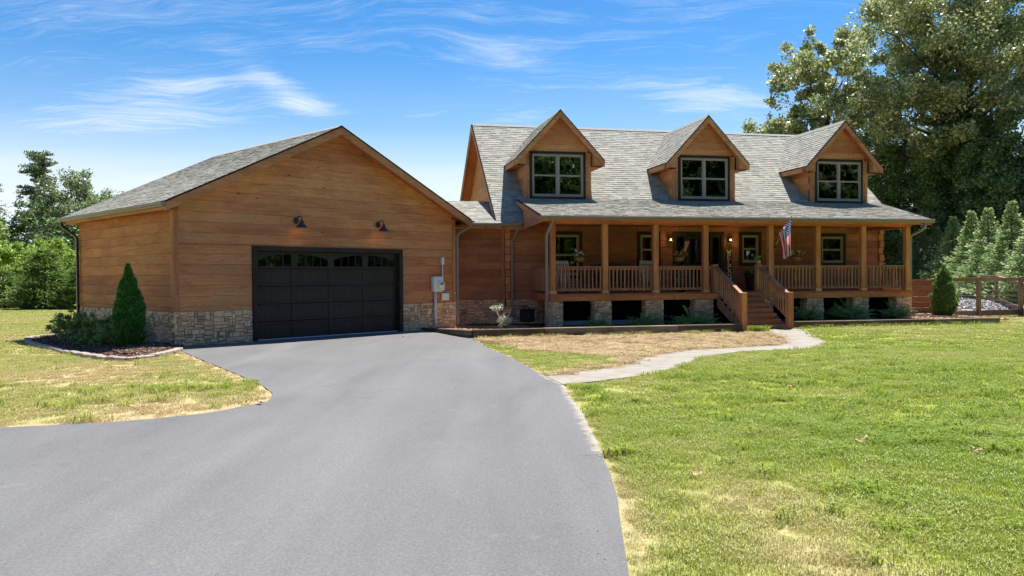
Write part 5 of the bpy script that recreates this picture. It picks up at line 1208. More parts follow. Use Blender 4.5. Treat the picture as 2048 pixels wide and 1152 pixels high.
def leafy_shrub(seed, R_, H, n, leaf, mat):
    r = np.random.RandomState(seed); m = MB(); k = 34; d = rand_dirs(r, k); d[:, 2] = np.abs(d[:, 2]); q = .55 + .45 * r.rand(k)
    cen = d * q[:, None] * np.array([R_, R_, H * .85]) + np.array([0, 0, .12]); rad = np.full(k, R_ * .30) * (.6 + .6 * r.rand(k))
    for c in cen: m.tube([(0, 0, 0), tuple(c * .5 + r.normal(size=3) * .03), tuple(c)], [.014, .009, .004], 4, cap=False)
    cen2 = cen[r.randint(0, k, k * 2)] * (1.0 + .18 * r.rand(k * 2))[:, None] + r.normal(size=(k * 2, 3)) * R_ * .1; cen2[:, 2] = np.maximum(cen2[:, 2], .06)
    V, F = leaves_at(r, np.concatenate([cen, cen2]), np.concatenate([rad, np.full(k * 2, R_ * .14)]), n, leaf, .85, .4); V[:, 2] = np.maximum(V[:, 2], .01)
    return m.mesh('stem', M['bark']), np_mesh('foliage', V, F, mat)

# ------------------------------------------------------------------ trees on the right
def right_trees():
    A = broadleaf(21, 29, 8.0, 11.5, 8.0, 105, 150000, .24, M['oak'], .072, 8.0, .35, .62, lean=(.4, 0))
    tree_obj('oak_tree', 'tallest broad oak whose crown runs out of the top right of the picture', A, at(36.4, 65, rz=.4), 'tall trees behind the conifer row')
    B = broadleaf(22, 20.5, 8.5, 5.6, 4.4, 62, 36000, .24, M['oak'], .055, 9.5, .45, .26)
    tree_obj('oak_tree', 'thin-crowned tree with sky showing between its branches, just above the right dormer', B, at(24.2, 61, rz=1.9), 'tall trees behind the conifer row')
    B2 = broadleaf(28, 14.2, 6.5, 5.0, 3.6, 34, 13000, .24, M['oak'], .06, 6.0, .45, .2)
    tree_obj('oak_tree', 'low sparse tree peeping over the ridge between middle and right dormers', B2, at(20.6, 62, rz=.3), 'tall trees behind the conifer row')
    Cc = broadleaf(23, 17.5, .6, 4.8, 4.2, 84, 90000, .21, M['darkleaf'], .10, .8, .5, .35)
    tree_obj('ivy_covered_tree', 'dark ivy-clad tree directly behind the right end of the porch roof', Cc, at(33.0, 69.5, rz=.2), 'dark leafy trees')
    tree_obj('ivy_covered_tree', 'dark ivy-clad tree at the right edge of the picture above the conifers', Cc, at(38.6, 60.5, rz=2.2, s=.95), 'dark leafy trees')
    tree_obj('ivy_covered_tree', 'dark ivy-clad tree in the middle of the dark mass under the oak', Cc, at(35.6, 63.5, rz=4.0, s=.92), 'dark leafy trees')
    U = broadleaf(24, 7.5, .1, 3.8, 2.8, 44, 20000, .20, M['darkleaf'], .14, .3, .5, .12)
    for i, (x, y, s, lb) in enumerate(((29.6, 67, 1.0, 'dark understorey bush seen through the porch end beside the last post'), (34.5, 66, 1.1, 'dark understorey bush behind the gravel yard corner'), (41.5, 60, 1.15, 'dark understorey bush far right behind the tallest conifers'), (37.5, 64, 1.2, 'dark understorey bush deep behind the conifer row'), (43.5, 55, 1.2, 'dark understorey bush beyond the right edge'))):
        tree_obj('large_bush', lb, U, at(x, y, rz=i * 1.3, s=s), 'understorey bushes', 'bush')
    G1 = spray_cone(31, 4.9, 1.95, 520, .15, 48, M['giant'], 1.2, -.05, .16, .03, .22, .34, .30); G2 = spray_cone(32, 4.9, 1.85, 520, .15, 48, M['giant'], 1.25, -.02, .14, .03, .22, .34, .32); G3 = spray_cone(33, 4.7, 1.6, 460, .15, 44, M['giant_dark'], 1.2, -.05, .16, .03, .22, .34, .3)
    # a row that runs beside the back fence
    row = [(29.4, 57.0, 1.0, 2, 'young dark conifer nearest the porch, first of the conifer row'), (28.6, 53.6, 1.0, 2, 'second dark conifer from the porch in the conifer row'), (27.6, 49.8, 1.04, 0, 'third conifer from the porch, light-tipped and narrow'),
           (26.9, 46.6, 1.06, 1, 'fourth conifer from the porch, behind the first back fence post'), (26.1, 43.6, 1.04, 0, 'fifth conifer from the porch, behind the fence post nearest the middle'), (25.5, 40.6, 1.06, 1, 'tallest conifer in view, just right of the second back fence post'),
           (24.7, 37.6, .95, 0, 'last conifer of the row, cut by the right edge of the picture'), (30.2, 60.8, 1.0, 2, 'farthest conifer of the row, in shade behind the porch end')]
    for i, (x, y, s, g, lb) in enumerate(row): tree_obj('young_conifer', lb, (G1, G2, G3)[g], at(x, y, rz=i * 1.7, s=s), 'row of young conifers', 'conifer')
right_trees()

# ------------------------------------------------------------------ trees on the left
def layered_pine(seed, H, mat):
    r = np.random.RandomState(seed); m = MB(); tk = limb(m, r, (0, 0, -.2), (.5, .2, H), .22, .03, .05, 7, 8); Vs = []; Fs = []; off = 0
    for i in range(30):
        t = .42 + .6 * (i / 25.) ** .9; z = H * t; a = r.rand() * 6.283; L = ((1 - t) * 4.0 + .55) * (.55 + .7 * r.rand()); p0 = Vector((.5 * t, .2 * t, z - .2)); p1 = p0 + Vector((math.cos(a) * L, math.sin(a) * L, .25 * r.rand() * L))
        limb(m, r, p0, p1, .05, .012, .1, 4, 4)
        for q in (.5, .75, 1.0):
            c = np.array(p0.lerp(p1, q)) + np.array([0, 0, .12]); V, F = leaves_at(r, c[None] + r.normal(size=(5, 3)) * np.array([.4, .4, .08]), np.full(5, .36), 130, .19, .32, .5); Vs.append(V); Fs.append(F + off); off += len(V)
    V, F = leaves_at(r, np.array([[.5, .2, H - .1], [.4, .1, H - .6], [.7, .3, H - .5]]), np.full(3, .55), 500, .2, .5, .5); Vs.append(V); Fs.append(F + off)
    return m.mesh('trunk', M['bark']), np_mesh('crown', np.concatenate(Vs), np.concatenate(Fs), mat)
def left_trees():
    P = layered_pine(41, 12.4, M['pine']); tree_obj('pine_tree', 'tall layered pine standing clear against the sky left of the garage', P, at(-45.0, 75, rz=.6))
    Bm = broadleaf(42, 10.8, 1.0, 3.3, 3.3, 66, 32000, .2, M['fieldtree'], .12, .6, .72, .25)
    tree_obj('round_tree', 'round-topped grey-green tree right above the garage eave', Bm, at(-38.2, 70, rz=.3, s=1.0), 'broad trees at the field edge')
    Dm = broadleaf(43, 8.8, .2, 4.0, 3.2, 52, 22000, .27, M['darkleaf'], .14, .2, .55, .22)
    tree_obj('round_tree', 'dark tree filling the gap under the round-topped one beside the downspout', Dm, at(-34.8, 66, rz=1.3, s=.92), 'broad trees at the field edge')
    tree_obj('round_tree', 'dark tree at the foot of the tall pine', Dm, at(-41.6, 70, rz=3.3, s=.95), 'broad trees at the field edge')
    tree_obj('round_tree', 'mid-green tree at the left edge of the picture', Bm, at(-49.0, 72, rz=2.3, s=.74), 'broad trees at the field edge')
    for i, (x, y, s) in enumerate(((-30, 92, 1.0), (-22, 96, .95), (-13, 98, .9), (-55, 80, 1.1), (-62, 84, 1.1))):
        tree_obj('round_tree', ('tree far behind the garage left end, only its tip above the roof', 'tree hidden far behind the garage roof', 'tree hidden far behind the garage ridge', 'tree just beyond the left edge of the field', 'farthest left tree of the field edge')[i], Bm if i % 2 else Dm, at(x, y, rz=i * 1.1, s=s), 'broad trees at the field edge')
    Y = broadleaf(44, 5.2, .1, 2.9, 2.4, 36, 15000, .19, M['bright'], .15, .2, .6, .1)
    tree_obj('bright_bush', 'bright yellow-green bush cut by the left edge of the picture', Y, at(-36.2, 54, rz=.5, s=1.06), 'bright bushes', 'bush')
    tree_obj('bright_bush', 'bright yellow-green bush behind the two cedars', Y, at(-32.3, 55, rz=2.5, s=.86), 'bright bushes', 'bush')
    K = spray_cone(45, 3.7, 1.9, 420, .20, 44, M['cedar'], .62, -.22, .34, .01, .2, .45, .3)
    tree_obj('cedar_bush', 'largest bushy cedar at the edge of the left lawn', K, at(-28.2, 48, dz=0, rz=.2, s=1.0), 'bushy cedars', 'bush')
    tree_obj('cedar_bush', 'smaller bushy cedar beside the garage downspout', K, at(-25.7, 47.6, rz=2.2, s=.78), 'bushy cedars', 'bush')
    tree_obj('cedar_bush', 'low cedar at the far left, beside the bright bush', K, at(-31.6, 49.5, rz=4.2, s=.66), 'bushy cedars', 'bush')
left_trees()
# trees across the drive, behind the photographer: the panes mirror them
def mirrored_trees():
    A = broadleaf(51, 15, .3, 6.5, 5.5, 60, 15000, .6, M['darkleaf'], .14, .4, .5, .4)
    for i, (x, y, s) in enumerate(((-24, -26, 1.1), (-9, -30, 1.25), (5, -27, 1.1), (24, -20, 1.25), (15, -30, 1.3), (34, -12, 1.2), (-38, -16, 1.1), (44, -4, 1.3), (56, -10, 1.35), (38, 7, 1.0), (50, 8, 1.3), (42, 16, .95), (-16, -32, 1.2), (44, -18, 1.3), (35, -26, 1.2), (51, -30, 1.3), (29, -24, 1.1))):
        tree_obj('roadside_tree', 'dark leafy tree across the drive, seen only mirrored in the panes', A, T(x, y, 0, i * 1.3, s), 'trees across the drive')
mirrored_trees()

# ------------------------------------------------------------------ garden plants
def garden():
    prof = [(0.02, .30), (.2, .40), (.6, .42), (1.0, .36), (1.4, .25), (1.75, .12), (1.98, .02)]
    a = dense_form(61, prof, 20000, .06, M['arbor'], .26); tree_obj('arborvitae', 'dark green cone-shaped arborvitae in the mulch bed by the garage corner', a, at(-9.33, 19.35, dz=.05) @ Matrix.Diagonal((.72, .72, 1.02, 1)), cat='shrub')
    prof = [(0.02, .26), (.12, .36), (.4, .47), (.8, .50), (1.15, .40), (1.5, .24), (1.8, .10), (1.98, .02)]
    a = dense_form(62, prof, 14000, .065, M['globe'], .34, .9); tree_obj('arborvitae', 'plump bulb-shaped arborvitae in front of the fence at the right', a, at(*xy(hw(15.9, .9)), dz=.1, rz=.5) @ Matrix.Diagonal((.86, .86, 1, 1)), cat='shrub')
    S1 = leafy_shrub(63, .62, .80, 6200, .055, M['holly']); S2 = leafy_shrub(64, .64, .74, 6200, .055, M['holly'])
    for i, (x, y, s, lb) in enumerate(((-13.35, 23.9, .95, 'leafmost tall evergreen shrub at the far tip of the mulch bed'), (-12.1, 22.35, .92, 'second evergreen shrub along the garage side wall, in front of the downspout'), (-11.15, 21.45, .90, 'third evergreen shrub along the garage side wall'), (-10.25, 20.65, .95, 'evergreen shrub touching the cone-shaped arborvitae'))):
        tree_obj('evergreen_shrub', lb.replace('leafmost', 'leftmost'), (S1, S2)[i % 2], at(x, y, dz=.05, rz=i * 1.9, s=s), 'dark shrubs in the mulch bed', 'shrub', ('stem', 'foliage'))
    Y1 = arching(65, .68, .62, 80, M['yew'], M['yewtip']); Y2 = arching(66, .85, .62, 60, M['yew'], M['yewtip'])
    sp = [(1.42, -.62, .68, 0, 'smallest spreading evergreen, between the first and second stone piers'), (3.05, -.6, .88, 0, 'spreading evergreen in front of the third stone pier'), (4.78, -.6, 1.0, 1, 'spreading evergreen with long arms left of the steps'), (9.15, -.35, .85, 0, 'spreading evergreen just right of the steps'), (11.0, -.3, 1.0, 1, 'widest spreading evergreen, between the piers right of the steps'), (12.85, -.25, .85, 1, 'spreading evergreen by the last stone pier')]
    for i, (u, v, s, g, lb) in enumerate(sp): p = hw(u, v); tree_obj('spreading_evergreen', lb, (Y1, Y2)[g], at(p.x, p.y, dz=.10 if u < 7 else .16, rz=i * 2.1, s=s), 'low evergreens along the porch', 'shrub', ('stem', 'foliage'))
    # pale flowering shrub with bare stems
    r = np.random.RandomState(67); p = hw(-1.62, -.05); t = thing('pale_shrub', 'half-bare shrub with pale leaf clusters below the breezeway wall', 'shrub', mat=at(p.x, p.y, dz=.1)); m = MB()
    for i in range(22):
        a = r.rand() * 6.283; L = .45 + .35 * r.rand(); e = (math.cos(a) * L * .42, math.sin(a) * L * .3, L); m.tube([(0, 0, 0), (e[0] * .4, e[1] * .4, L * .5), e], [.011, .009, .006], 4, cap=False)
    m.build('stem', M['twig'], t)
    cen = np.array([[-.28, 0, .72], [-.22, -.05, .68], [-.12, 0, .74], [.0, -.1, .38], [.12, -.05, .30], [-.1, -.1, .30], [.2, 0, .33], [.05, -.12, .22], [-.02, 0, .15]]); V, F = leaves_at(r, cen, np.full(9, .13), 620, .055)
    t_ = np_mesh('leaf_cluster', V, F, leaf_mat('pale_frosted_leaves', (.30, .34, .24), (.50, .54, .42), (.70, .72, .60), .2, .5)); link('leaf_cluster', t_, t)
    V, F = leaves_at(r, np.array([[.02, 0, .16], [.1, 0, .12]]), np.full(2, .12), 300, .05); link('foliage', np_mesh('foliage', V, F, M['yew']), t)
garden()

# ------------------------------------------------------------------ edging, timbers, fences
def landscape_timbers():
    r = random.Random(71)
    t = thing('timber_edging', 'weathered dark timber edging that bends round the bed left of the steps', 'edging')
    def run(pts, z0s, h, w, seg, name='timber'):
        for (a, b), z in zip(zip(pts[:-1], pts[1:]), z0s):
            a, b = Vector(a), Vector(b); L = (b - a).length; n = max(1, round(L / seg)); d = (b - a) / n; ux = d.normalized(); up = Vector((0, 0, 1))
            for k in range(n):
                p = a + d * k; ang = math.atan2(ux.y, ux.x); l2 = d.length
                o = MB().box(.004, l2 - .006, -w / 2, w / 2, 0, h, .012).build(name, M['oldtimber'], t)
                o.matrix_world = Matrix.Translation((p.x, p.y, z + r.uniform(-.004, .004))) @ Matrix.Rotation(ang, 4, 'Z')
    c = TCOR; g = xy(gw(7.86, -.12)); e = xy(hw(5.82, -1.94))
    run([(g[0], g[1], 0), (c[0], c[1], 0)], [-.06], .15, .16, 2.6); run([(g[0], g[1], 0), (c[0], c[1], 0)], [-.20], .14, .17, 2.0)
    run([(c[0], c[1], 0), (e[0], e[1], 0)], [-.105], .22, .24, 2.44)
    t = thing('timber_edging', 'straight weathered timber edging running right from the steps past the porch end', 'edging')
    a, b = xy(hw(7.86, -1.88)), xy(hw(15.7, -1.88)); run([(a[0], a[1], 0), (b[0], b[1], 0)], [-.06], .22, .24, 2.44)
    t = thing('timber_edging', 'low timber edging that closes the far side of the bed behind the bulb-shaped arborvitae', 'edging')
    a, b = xy(hw(14.6, 1.0)), xy(hw(15.75, -1.72)); run([(a[0], a[1], 0), (b[0], b[1], 0)], [.02], .12, .14, 2.44)
landscape_timbers()
def bed_edging():
    t = thing('stone_edging', 'curved pale stone edging round the mulch bed beside the garage', 'edging'); r = random.Random(72)
    P = [(-7.80, 18.62), (-7.70, 18.05), (-7.72, 16.99), (-7.93, 16.40), (-8.53, 16.68), (-9.57, 17.84), (-10.47, 18.96), (-11.4, 19.96), (-12.47, 21.1), (-13.7, 22.5), (-14.55, 23.85), (-14.75, 24.7), (-14.4, 25.35), (-13.8, 25.6)]
    P = [Vector(p) for p in P]; s = 0.0; L = [0]
    for a, b in zip(P[:-1], P[1:]): L.append(L[-1] + (b - a).length)
    def pt(d):
        for i in range(len(P) - 1):
            if d <= L[i + 1] or i == len(P) - 2: return P[i].lerp(P[i + 1], (d - L[i]) / (L[i + 1] - L[i]))
    d = 0
    me = {}
    while d < L[-1] - .1:
        w = r.uniform(.20, .34); a, b = pt(d), pt(min(d + w, L[-1])); m_ = (a + b) / 2; ang = math.atan2(b.y - a.y, b.x - a.x); l2 = (b - a).length
        o = MB().box(-l2 / 2 + .006, l2 / 2 - .006, -.085, .085, -.05, .085 + r.uniform(-.01, .012), .014).build('edging_stone', M['edgestone'], t)
        o.matrix_world = Matrix.Translation((m_.x, m_.y, float(hgt(m_.x, m_.y)))) @ Matrix.Rotation(ang + r.uniform(-.03, .03), 4, 'Z'); d += w
M['edgestone'] = plain('pale_edging_stone', (.36, .30, .255), .92, 0, .3, 12, .2, .5)
bed_edging()
def fences():
    def H3(x, y, dz=0): return Vector((x, y, float(hgt(np.array(x), np.array(y))) + dz))
    r = random.Random(73)
    f = thing('rail_fence', 'front wood and wire fence between the board panel and the right edge', 'fence')
    us = [16.35, 18.3, 20.3]; ps = [hw(u, 1.80) for u in us]; zs = [float(hgt(p.x, p.y)) + .06 for p in ps]; zt = 1.53
    for i, p in enumerate(ps):
        m = MB().box(-.07, .07, -.07, .07, -.1, zt - zs[i] - .0, .01); m.lathe([(.10, zt - zs[i]), (.10, zt - zs[i] + .03), (.03, zt - zs[i] + .06)], 4); o = m.build('post', M['fence_z'], f); o.matrix_world = Matrix.Translation((p.x, p.y, zs[i])) @ Matrix.Rotation(HA, 4, 'Z')
    for i in range(2):
        a, b = Vector((ps[i].x, ps[i].y, zt - .02)), Vector((ps[i + 1].x, ps[i + 1].y, zt - .02)); MB().bar(a, b, .14, .04, c=.006).build('top_rail', M['fence'], f); MB().bar(a - Z3 * .07, b - Z3 * .07, .04, .10, c=.006).build('rail', M['fence'], f)
        for k in range(5): z = .42 + k * .2; MB().tube([(a.x, a.y, z), (b.x, b.y, z)], .004, 4).build('wire', M['galv'], f)
        MB().bar(Vector((a.x, a.y, zs[i] + .09)), Vector((b.x, b.y, zs[i + 1] + .09)), .05, .22, c=.006).build('bottom_board', M['fence'], f)
    g = thing('board_panel', 'solid orange-brown panel of horizontal boards beside the porch end', 'fence', mat=hm(13.9, 1.86, .0))
    for k in range(6): MB().box(.02 if k % 2 else 0, 2.44, -.02, .02, .14 + k * .222, .14 + k * .222 + .215, .005).build('board', M['beam'], g)
    for u in (.02, 2.40): MB().box(u - .04, u + .04, .022, .10, -.05, 1.5, .005).build('post', M['fence_z'], g)
    b_ = thing('rail_fence', 'back wood and wire fence of the gravel yard, in front of the conifers', 'fence')
    P = [(20.6, 31.6), (22.9, 37.6), (25.7, 45.0), (29.9, 55.6)]; tops = []
    for i, (x, y) in enumerate(P):
        q = H3(x, y); m = MB().box(-.07, .07, -.07, .07, -.1, 1.30, .01); m.lathe([(.10, 1.30), (.10, 1.33), (.03, 1.37)], 4); o = m.build('post', M['fence_z'], b_); o.matrix_world = Matrix.Translation(q) @ Matrix.Rotation(1.2, 4, 'Z'); tops.append(q)
    for i in range(3):
        a, c = tops[i] + Z3 * 1.29, tops[i + 1] + Z3 * 1.29; MB().bar(a, c, .14, .04, c=.006).build('top_rail', M['fence'], b_); MB().bar(a - Z3 * .08, c - Z3 * .08, .04, .12, c=.006).build('rail', M['fence'], b_)
        MB().bar(tops[i] + Z3 * .14, tops[i + 1] + Z3 * .14, .06, .24, c=.006).build('bottom_board', M['fence'], b_)
        for k in range(4): z = Z3 * (.42 + .2 * k); MB().tube([tops[i] + z, tops[i + 1] + z], .004, 4).build('wire', M['galv'], b_)
fences()

# ------------------------------------------------------------------ fittings on the garage
def barn_lamp(u, z, label):
    t = thing('barn_lamp', label, 'wall lamp', mat=gm(u, .0, z), group='barn lamps over the garage door')
    m = MB().lathe([(.0, -.004), (.085, -.004), (.09, .012), (.06, .03), (.03, .045), (.0, .05)], 16); m.v = [(v[0], -v[2], v[1] + .02) for v in m.v]; m.f = [f[::-1] for f in m.f]; m.build('back_plate', M['slate'], t, smooth=True)
    pts = []
    for i in range(13):
        a = math.pi * i / 12; pts.append((0, -.06 - .12 * (1 - math.cos(a)), .03 + .115 * math.sin(a)))
    pts += [(0, -.30, .0), (0, -.30, -.03)]
    MB().tube(pts, .014, 8).build('gooseneck', M['slate'], t, smooth=True)
    m = MB(); prof = [(.035, .06), (.045, .03), (.05, .0), (.075, -.05), (.14, -.11), (.152, -.13), (.156, -.15)]; m.lathe(prof, 20, cap=False); m.lathe([(a - .006, b - .002) for a, b in prof][::-1], 20, cap=False)
    o = m.build('lamp_shade', M['slate'], t, smooth=True); o.location = (0, -.30, -.03); o.rotation_euler = (R(4), 0, 0)
    b = MB().lathe([(.0, -.09), (.03, -.08), (.04, -.05), (.03, -.01), (.015, .01)], 12).build('bulb', M['bulb'], t, smooth=True); b.location = (0, -.30, -.03)
    lamp('barn_lamp_light', (0, -.29, -.12), .4, t, .04, (1, .5, .16))
barn_lamp(3.43, 3.27, 'dark blue gooseneck barn lamp over the left side of the garage door'); barn_lamp(6.22, 3.27, 'dark blue gooseneck barn lamp over the right side of the garage door')
def meter():
    t = thing('electric_meter', 'grey electric meter box with round glass dial, on the garage wall', 'meter', mat=gm(8.30, .0, 0))
    MB().box(0, .40, -.14, .0, 1.22, 1.71, .012).build('box', M['greymetal'], t)
    m = MB().lathe([(.095, 0), (.095, .03), (.085, .06), (.075, .11), (.0, .12)], 18); m.v = [(v[0] + .24, -.14 - v[2], v[1] + 1.47) for v in m.v]; m.f = [f[::-1] for f in m.f]; m.build('dial_glass', M['whiteplastic'], t, smooth=True)
    MB().box(.19, .29, -.272, -.262, 1.45, 1.50).build('display', M['black'], t); MB().box(.20, .30, -.146, -.140, 1.60, 1.63).build('label_plate', M['whiteplastic'], t); MB().box(.10, .16, -.16, -.14, 1.24, 1.34, .004).build('seal_tab', M['whiteplastic'], t)
    t = thing('conduit', 'thick grey conduit rising from the timber edging to the meter box', 'pipe', mat=gm(8.42, -.07, 0)); MB().tube([(0, 0, .1), (0, 0, 1.22)], .045, 12).build('pipe', M['greymetal'], t, smooth=True); MB().box(-.06, .06, .0, .05, .80, .83).build('strap', M['galv'], t)
    t = thing('disconnect_mast', 'thin grey mast with a cap fitting beside the meter box', 'pipe', mat=gm(8.75, -.05, 0)); MB().tube([(0, 0, 1.30), (0, 0, 2.15)], .022, 10).build('pipe', M['greymetal'], t, smooth=True)
    MB().box(-.05, .05, -.05, .05, 2.10, 2.34, .015).build('cap_fitting', M['greymetal'], t); MB().box(-.055, .055, -.055, .05, 1.26, 1.52, .01).build('lower_fitting', M['greymetal'], t)
    t = thing('junction_box', 'small square pale box on the garage wall below the meter', 'box', mat=gm(8.86, .0, 0)); MB().box(-.15, .15, -.09, 0, .935, 1.17, .018).build('cover', M['whiteplastic'], t); MB().box(-.13, .13, -.096, -.088, .955, 1.15, .003).build('lid', M['whiteplastic'], t)
    t = thing('hose_bib', 'small tap on the garage corner board', 'tap', mat=gm(9.25, -.03, 1.13)); MB().tube([(0, 0, 0), (0, -.06, 0), (0, -.09, -.05)], .014, 8).build('spout', M['galv'], t); MB().box(-.03, .03, -.05, -.035, .02, .05).build('handle', M['whiteplastic'], t)
    t = thing('stand_pipe', 'short upright galvanised pipe in the mulch against the garage side wall', 'pipe', mat=gm(-.12, 1.62, -.1)); MB().tube([(0, 0, 0), (0, 0, .98)], .021, 10).build('pipe', M['galv'], t); MB().lathe([(.03, .97), (.032, 1.02), (.02, 1.05)], 10).build('cap', M['whiteplastic'], t)
meter()

# ------------------------------------------------------------------ porch things
def lantern(u, label):
    t = thing('porch_lantern', label, 'wall lamp', mat=hm(u, VW - .01, 3.05), group='lanterns beside the front door')
    MB().box(-.06, .06, -.03, 0, -.10, .10, .006).build('back_plate', M['black'], t); MB().tube([(0, -.03, .06), (0, -.09, .11), (0, -.13, .11)], .01, 8).build('arm', M['black'], t)
    m = MB().lathe([(.0, .125), (.05, .12), (.085, .09), (.09, .075)], 14, (0, -.14, 0)); m.lathe([(.03, -.115), (.075, -.11), (.078, -.095)], 14, (0, -.14, 0))
    for k in range(6): a = k * math.pi / 3; m.tube([(.082 * math.cos(a), -.14 + .082 * math.sin(a), .08), (.074 * math.cos(a), -.14 + .074 * math.sin(a), -.10)], .006, 5)
    for z in (.03, -.04): m.lathe([(.081, z), (.086, z + .006), (.081, z + .012)], 14, (0, -.14, 0), cap=False)
    m.build('cage', M['black'], t)
    MB().lathe([(.068, .075), (.062, -.095)], 14, (0, -.14, 0), cap=False).build('glass', M['clearglass'], t, smooth=True)
    MB().lathe([(.0, -.045), (.026, -.03), (.03, -.0), (.018, .035), (.0, .05)], 12, (0, -.14, 0)).build('bulb', M['bulb'], t, smooth=True)
    lamp('porch_lantern_light', (0, -.30, 0), 1.6, t, .05, (1, .52, .2))
lantern(5.40, 'lit caged lantern left of the front door'); lantern(7.86, 'lit caged lantern right of the front door, above the upright letter board')
def text_mesh(body, size, ext=.004, font=None):
    cu = bpy.data.curves.new('letter', 'FONT'); cu.body = body; cu.size = size; cu.extrude = ext; cu.align_x = 'CENTER'; cu.resolution_u = 3
    o = bpy.data.objects.new('letter_tmp', cu); C.objects.link(o); dg = bpy.context.evaluated_depsgraph_get(); me = bpy.data.meshes.new_from_object(o.evaluated_get(dg)); C.objects.unlink(o); bpy.data.objects.remove(o); return me
SERIF = {   # strokes on a 0..1 grid: slab-serif capitals
    'W': [((.05, 1), (.28, 0)), ((.28, 0), (.5, .8)), ((.5, .8), (.72, 0)), ((.72, 0), (.95, 1)), ((-.02, 1), (.14, 1)), ((.86, 1), (1.02, 1)), ((.42, .8), (.58, .8))],
    'E': [((.2, 0), (.2, 1)), ((.08, 1), (.85, 1)), ((.08, 0), (.88, 0)), ((.2, .52), (.65, .52)), ((.85, 1), (.85, .84)), ((.88, 0), (.88, .18)), ((.65, .6), (.65, .44))],
    'L': [((.25, 0), (.25, 1)), ((.1, 1), (.42, 1)), ((.1, 0), (.88, 0)), ((.88, 0), (.88, .22))],
    'C': [((.9, .76), (.78, .93)), ((.78, .93), (.52, 1)), ((.52, 1), (.24, .88)), ((.24, .88), (.12, .5)), ((.12, .5), (.24, .12)), ((.24, .12), (.52, 0)), ((.52, 0), (.78, .07)), ((.78, .07), (.92, .26)), ((.9, .98), (.9, .72))],
    'O': [((.5, 1), (.2, .86)), ((.2, .86), (.08, .5)), ((.08, .5), (.2, .14)), ((.2, .14), (.5, 0)), ((.5, 0), (.8, .14)), ((.8, .14), (.92, .5)), ((.92, .5), (.8, .86)), ((.8, .86), (.5, 1))],
    'M': [((.12, 0), (.12, 1)), ((.12, 1), (.5, .25)), ((.5, .25), (.88, 1)), ((.88, 1), (.88, 0)), ((0, 0), (.26, 0)), ((.74, 0), (1, 0)), ((.0, 1), (.14, 1)), ((.86, 1), (1, 1))]}
def welcome():
    t = thing('welcome_board', 'tall dark board reading WELCOME in cream capitals down its face, leaning by the door', 'sign', mat=hm(7.84, VW - .13, 1.10) @ Matrix.Rotation(R(-3.5), 4, 'X'))
    MB().box(-.13, .13, 0, .025, .0, 1.62, .005).build('board', M['dark_trim_z'], t)
    for i, ch in enumerate('WELCOME'):
        z = 1.40 - i * .205; m = MB(); hh, ww = .168, .155 if ch != 'W' else .18
        for (a, b), (c, d) in SERIF[ch]:
            p0 = Vector((-ww / 2 + a * ww, -.004, z + b * hh)); p1 = Vector((-ww / 2 + c * ww, -.004, z + d * hh)); thin = abs(c - a) > .3 and abs(d - b) < .1; e = (p1 - p0).normalized() * .006
            m.bar(p0 - e, p1 + e, .014 if thin else .026, .008, up=(0, 1, 0))
        m.build('letter', M['lettering'], t)
welcome()
def basket(u, v, label, petals, seed):
    t = thing('hanging_basket', label, 'flower basket', mat=hm(u, v, 0), group='hanging flower baskets on the porch'); r = np.random.RandomState(seed)
    z = 2.34; m = MB().lathe([(.02, -.17), (.11, -.155), (.165, -.09), (.195, 0.0)], 18, (0, 0, z)); m.build('coir_liner', M['coir'], t, smooth=True)
    w = MB()
    for k in range(8): a = k * math.pi / 4; w.tube([(.2 * math.cos(a), .2 * math.sin(a), z), (.17 * math.cos(a), .17 * math.sin(a), z - .09), (.1 * math.cos(a), .1 * math.sin(a), z - .162)], .003, 4)
    w.lathe([(.198, .0), (.203, .006), (.198, .012)], 18, (0, 0, z), cap=False); w.build('wire_frame', M['black'], t)
    c = MB(); [c.tube([(.195 * math.cos(a), .195 * math.sin(a), z), (0, 0, z + .50)], .0035, 4) for a in (0, 2.1, 4.2)]; c.tube([(0, 0, z + .50), (0, 0, 3.53)], .0045, 4); c.lathe([(.02, 0), (.03, .02), (.015, .045)], 8, (0, 0, z + .49)); c.build('chain', M['black'], t)
    cen = np.stack([r.uniform(-.19, .19, 16), r.uniform(-.17, .17, 16), z + .04 + .09 * r.rand(16)], 1); V, F = leaves_at(r, cen, np.full(16, .085), 1100, .045, .8, .5); link('foliage', np_mesh('foliage', V, F, M['globe']), t)
    for mat, n in petals:
        cen = np.stack([r.uniform(-.22, .22, n), r.uniform(-.22, .10, n), z + .06 + .17 * r.rand(n)], 1); V, F = leaves_at(r, cen, np.full(n, .026), n * 9, .038, .8, .3); link('blossom', np_mesh('blossom', V, F, mat), t)
basket(1.20, .62, 'hanging basket of white flowers in front of the leftmost porch window', [(M['petal_white'], 16)], 81)
basket(4.86, .62, 'hanging basket of pink flowers in front of the door', [(M['petal_pink'], 34), (M['petal_white'], 4)], 82)
basket(9.42, .62, 'hanging basket of white and orange flowers right of the flag', [(M['petal_white'], 15), (M['petal_orange'], 12)], 83)
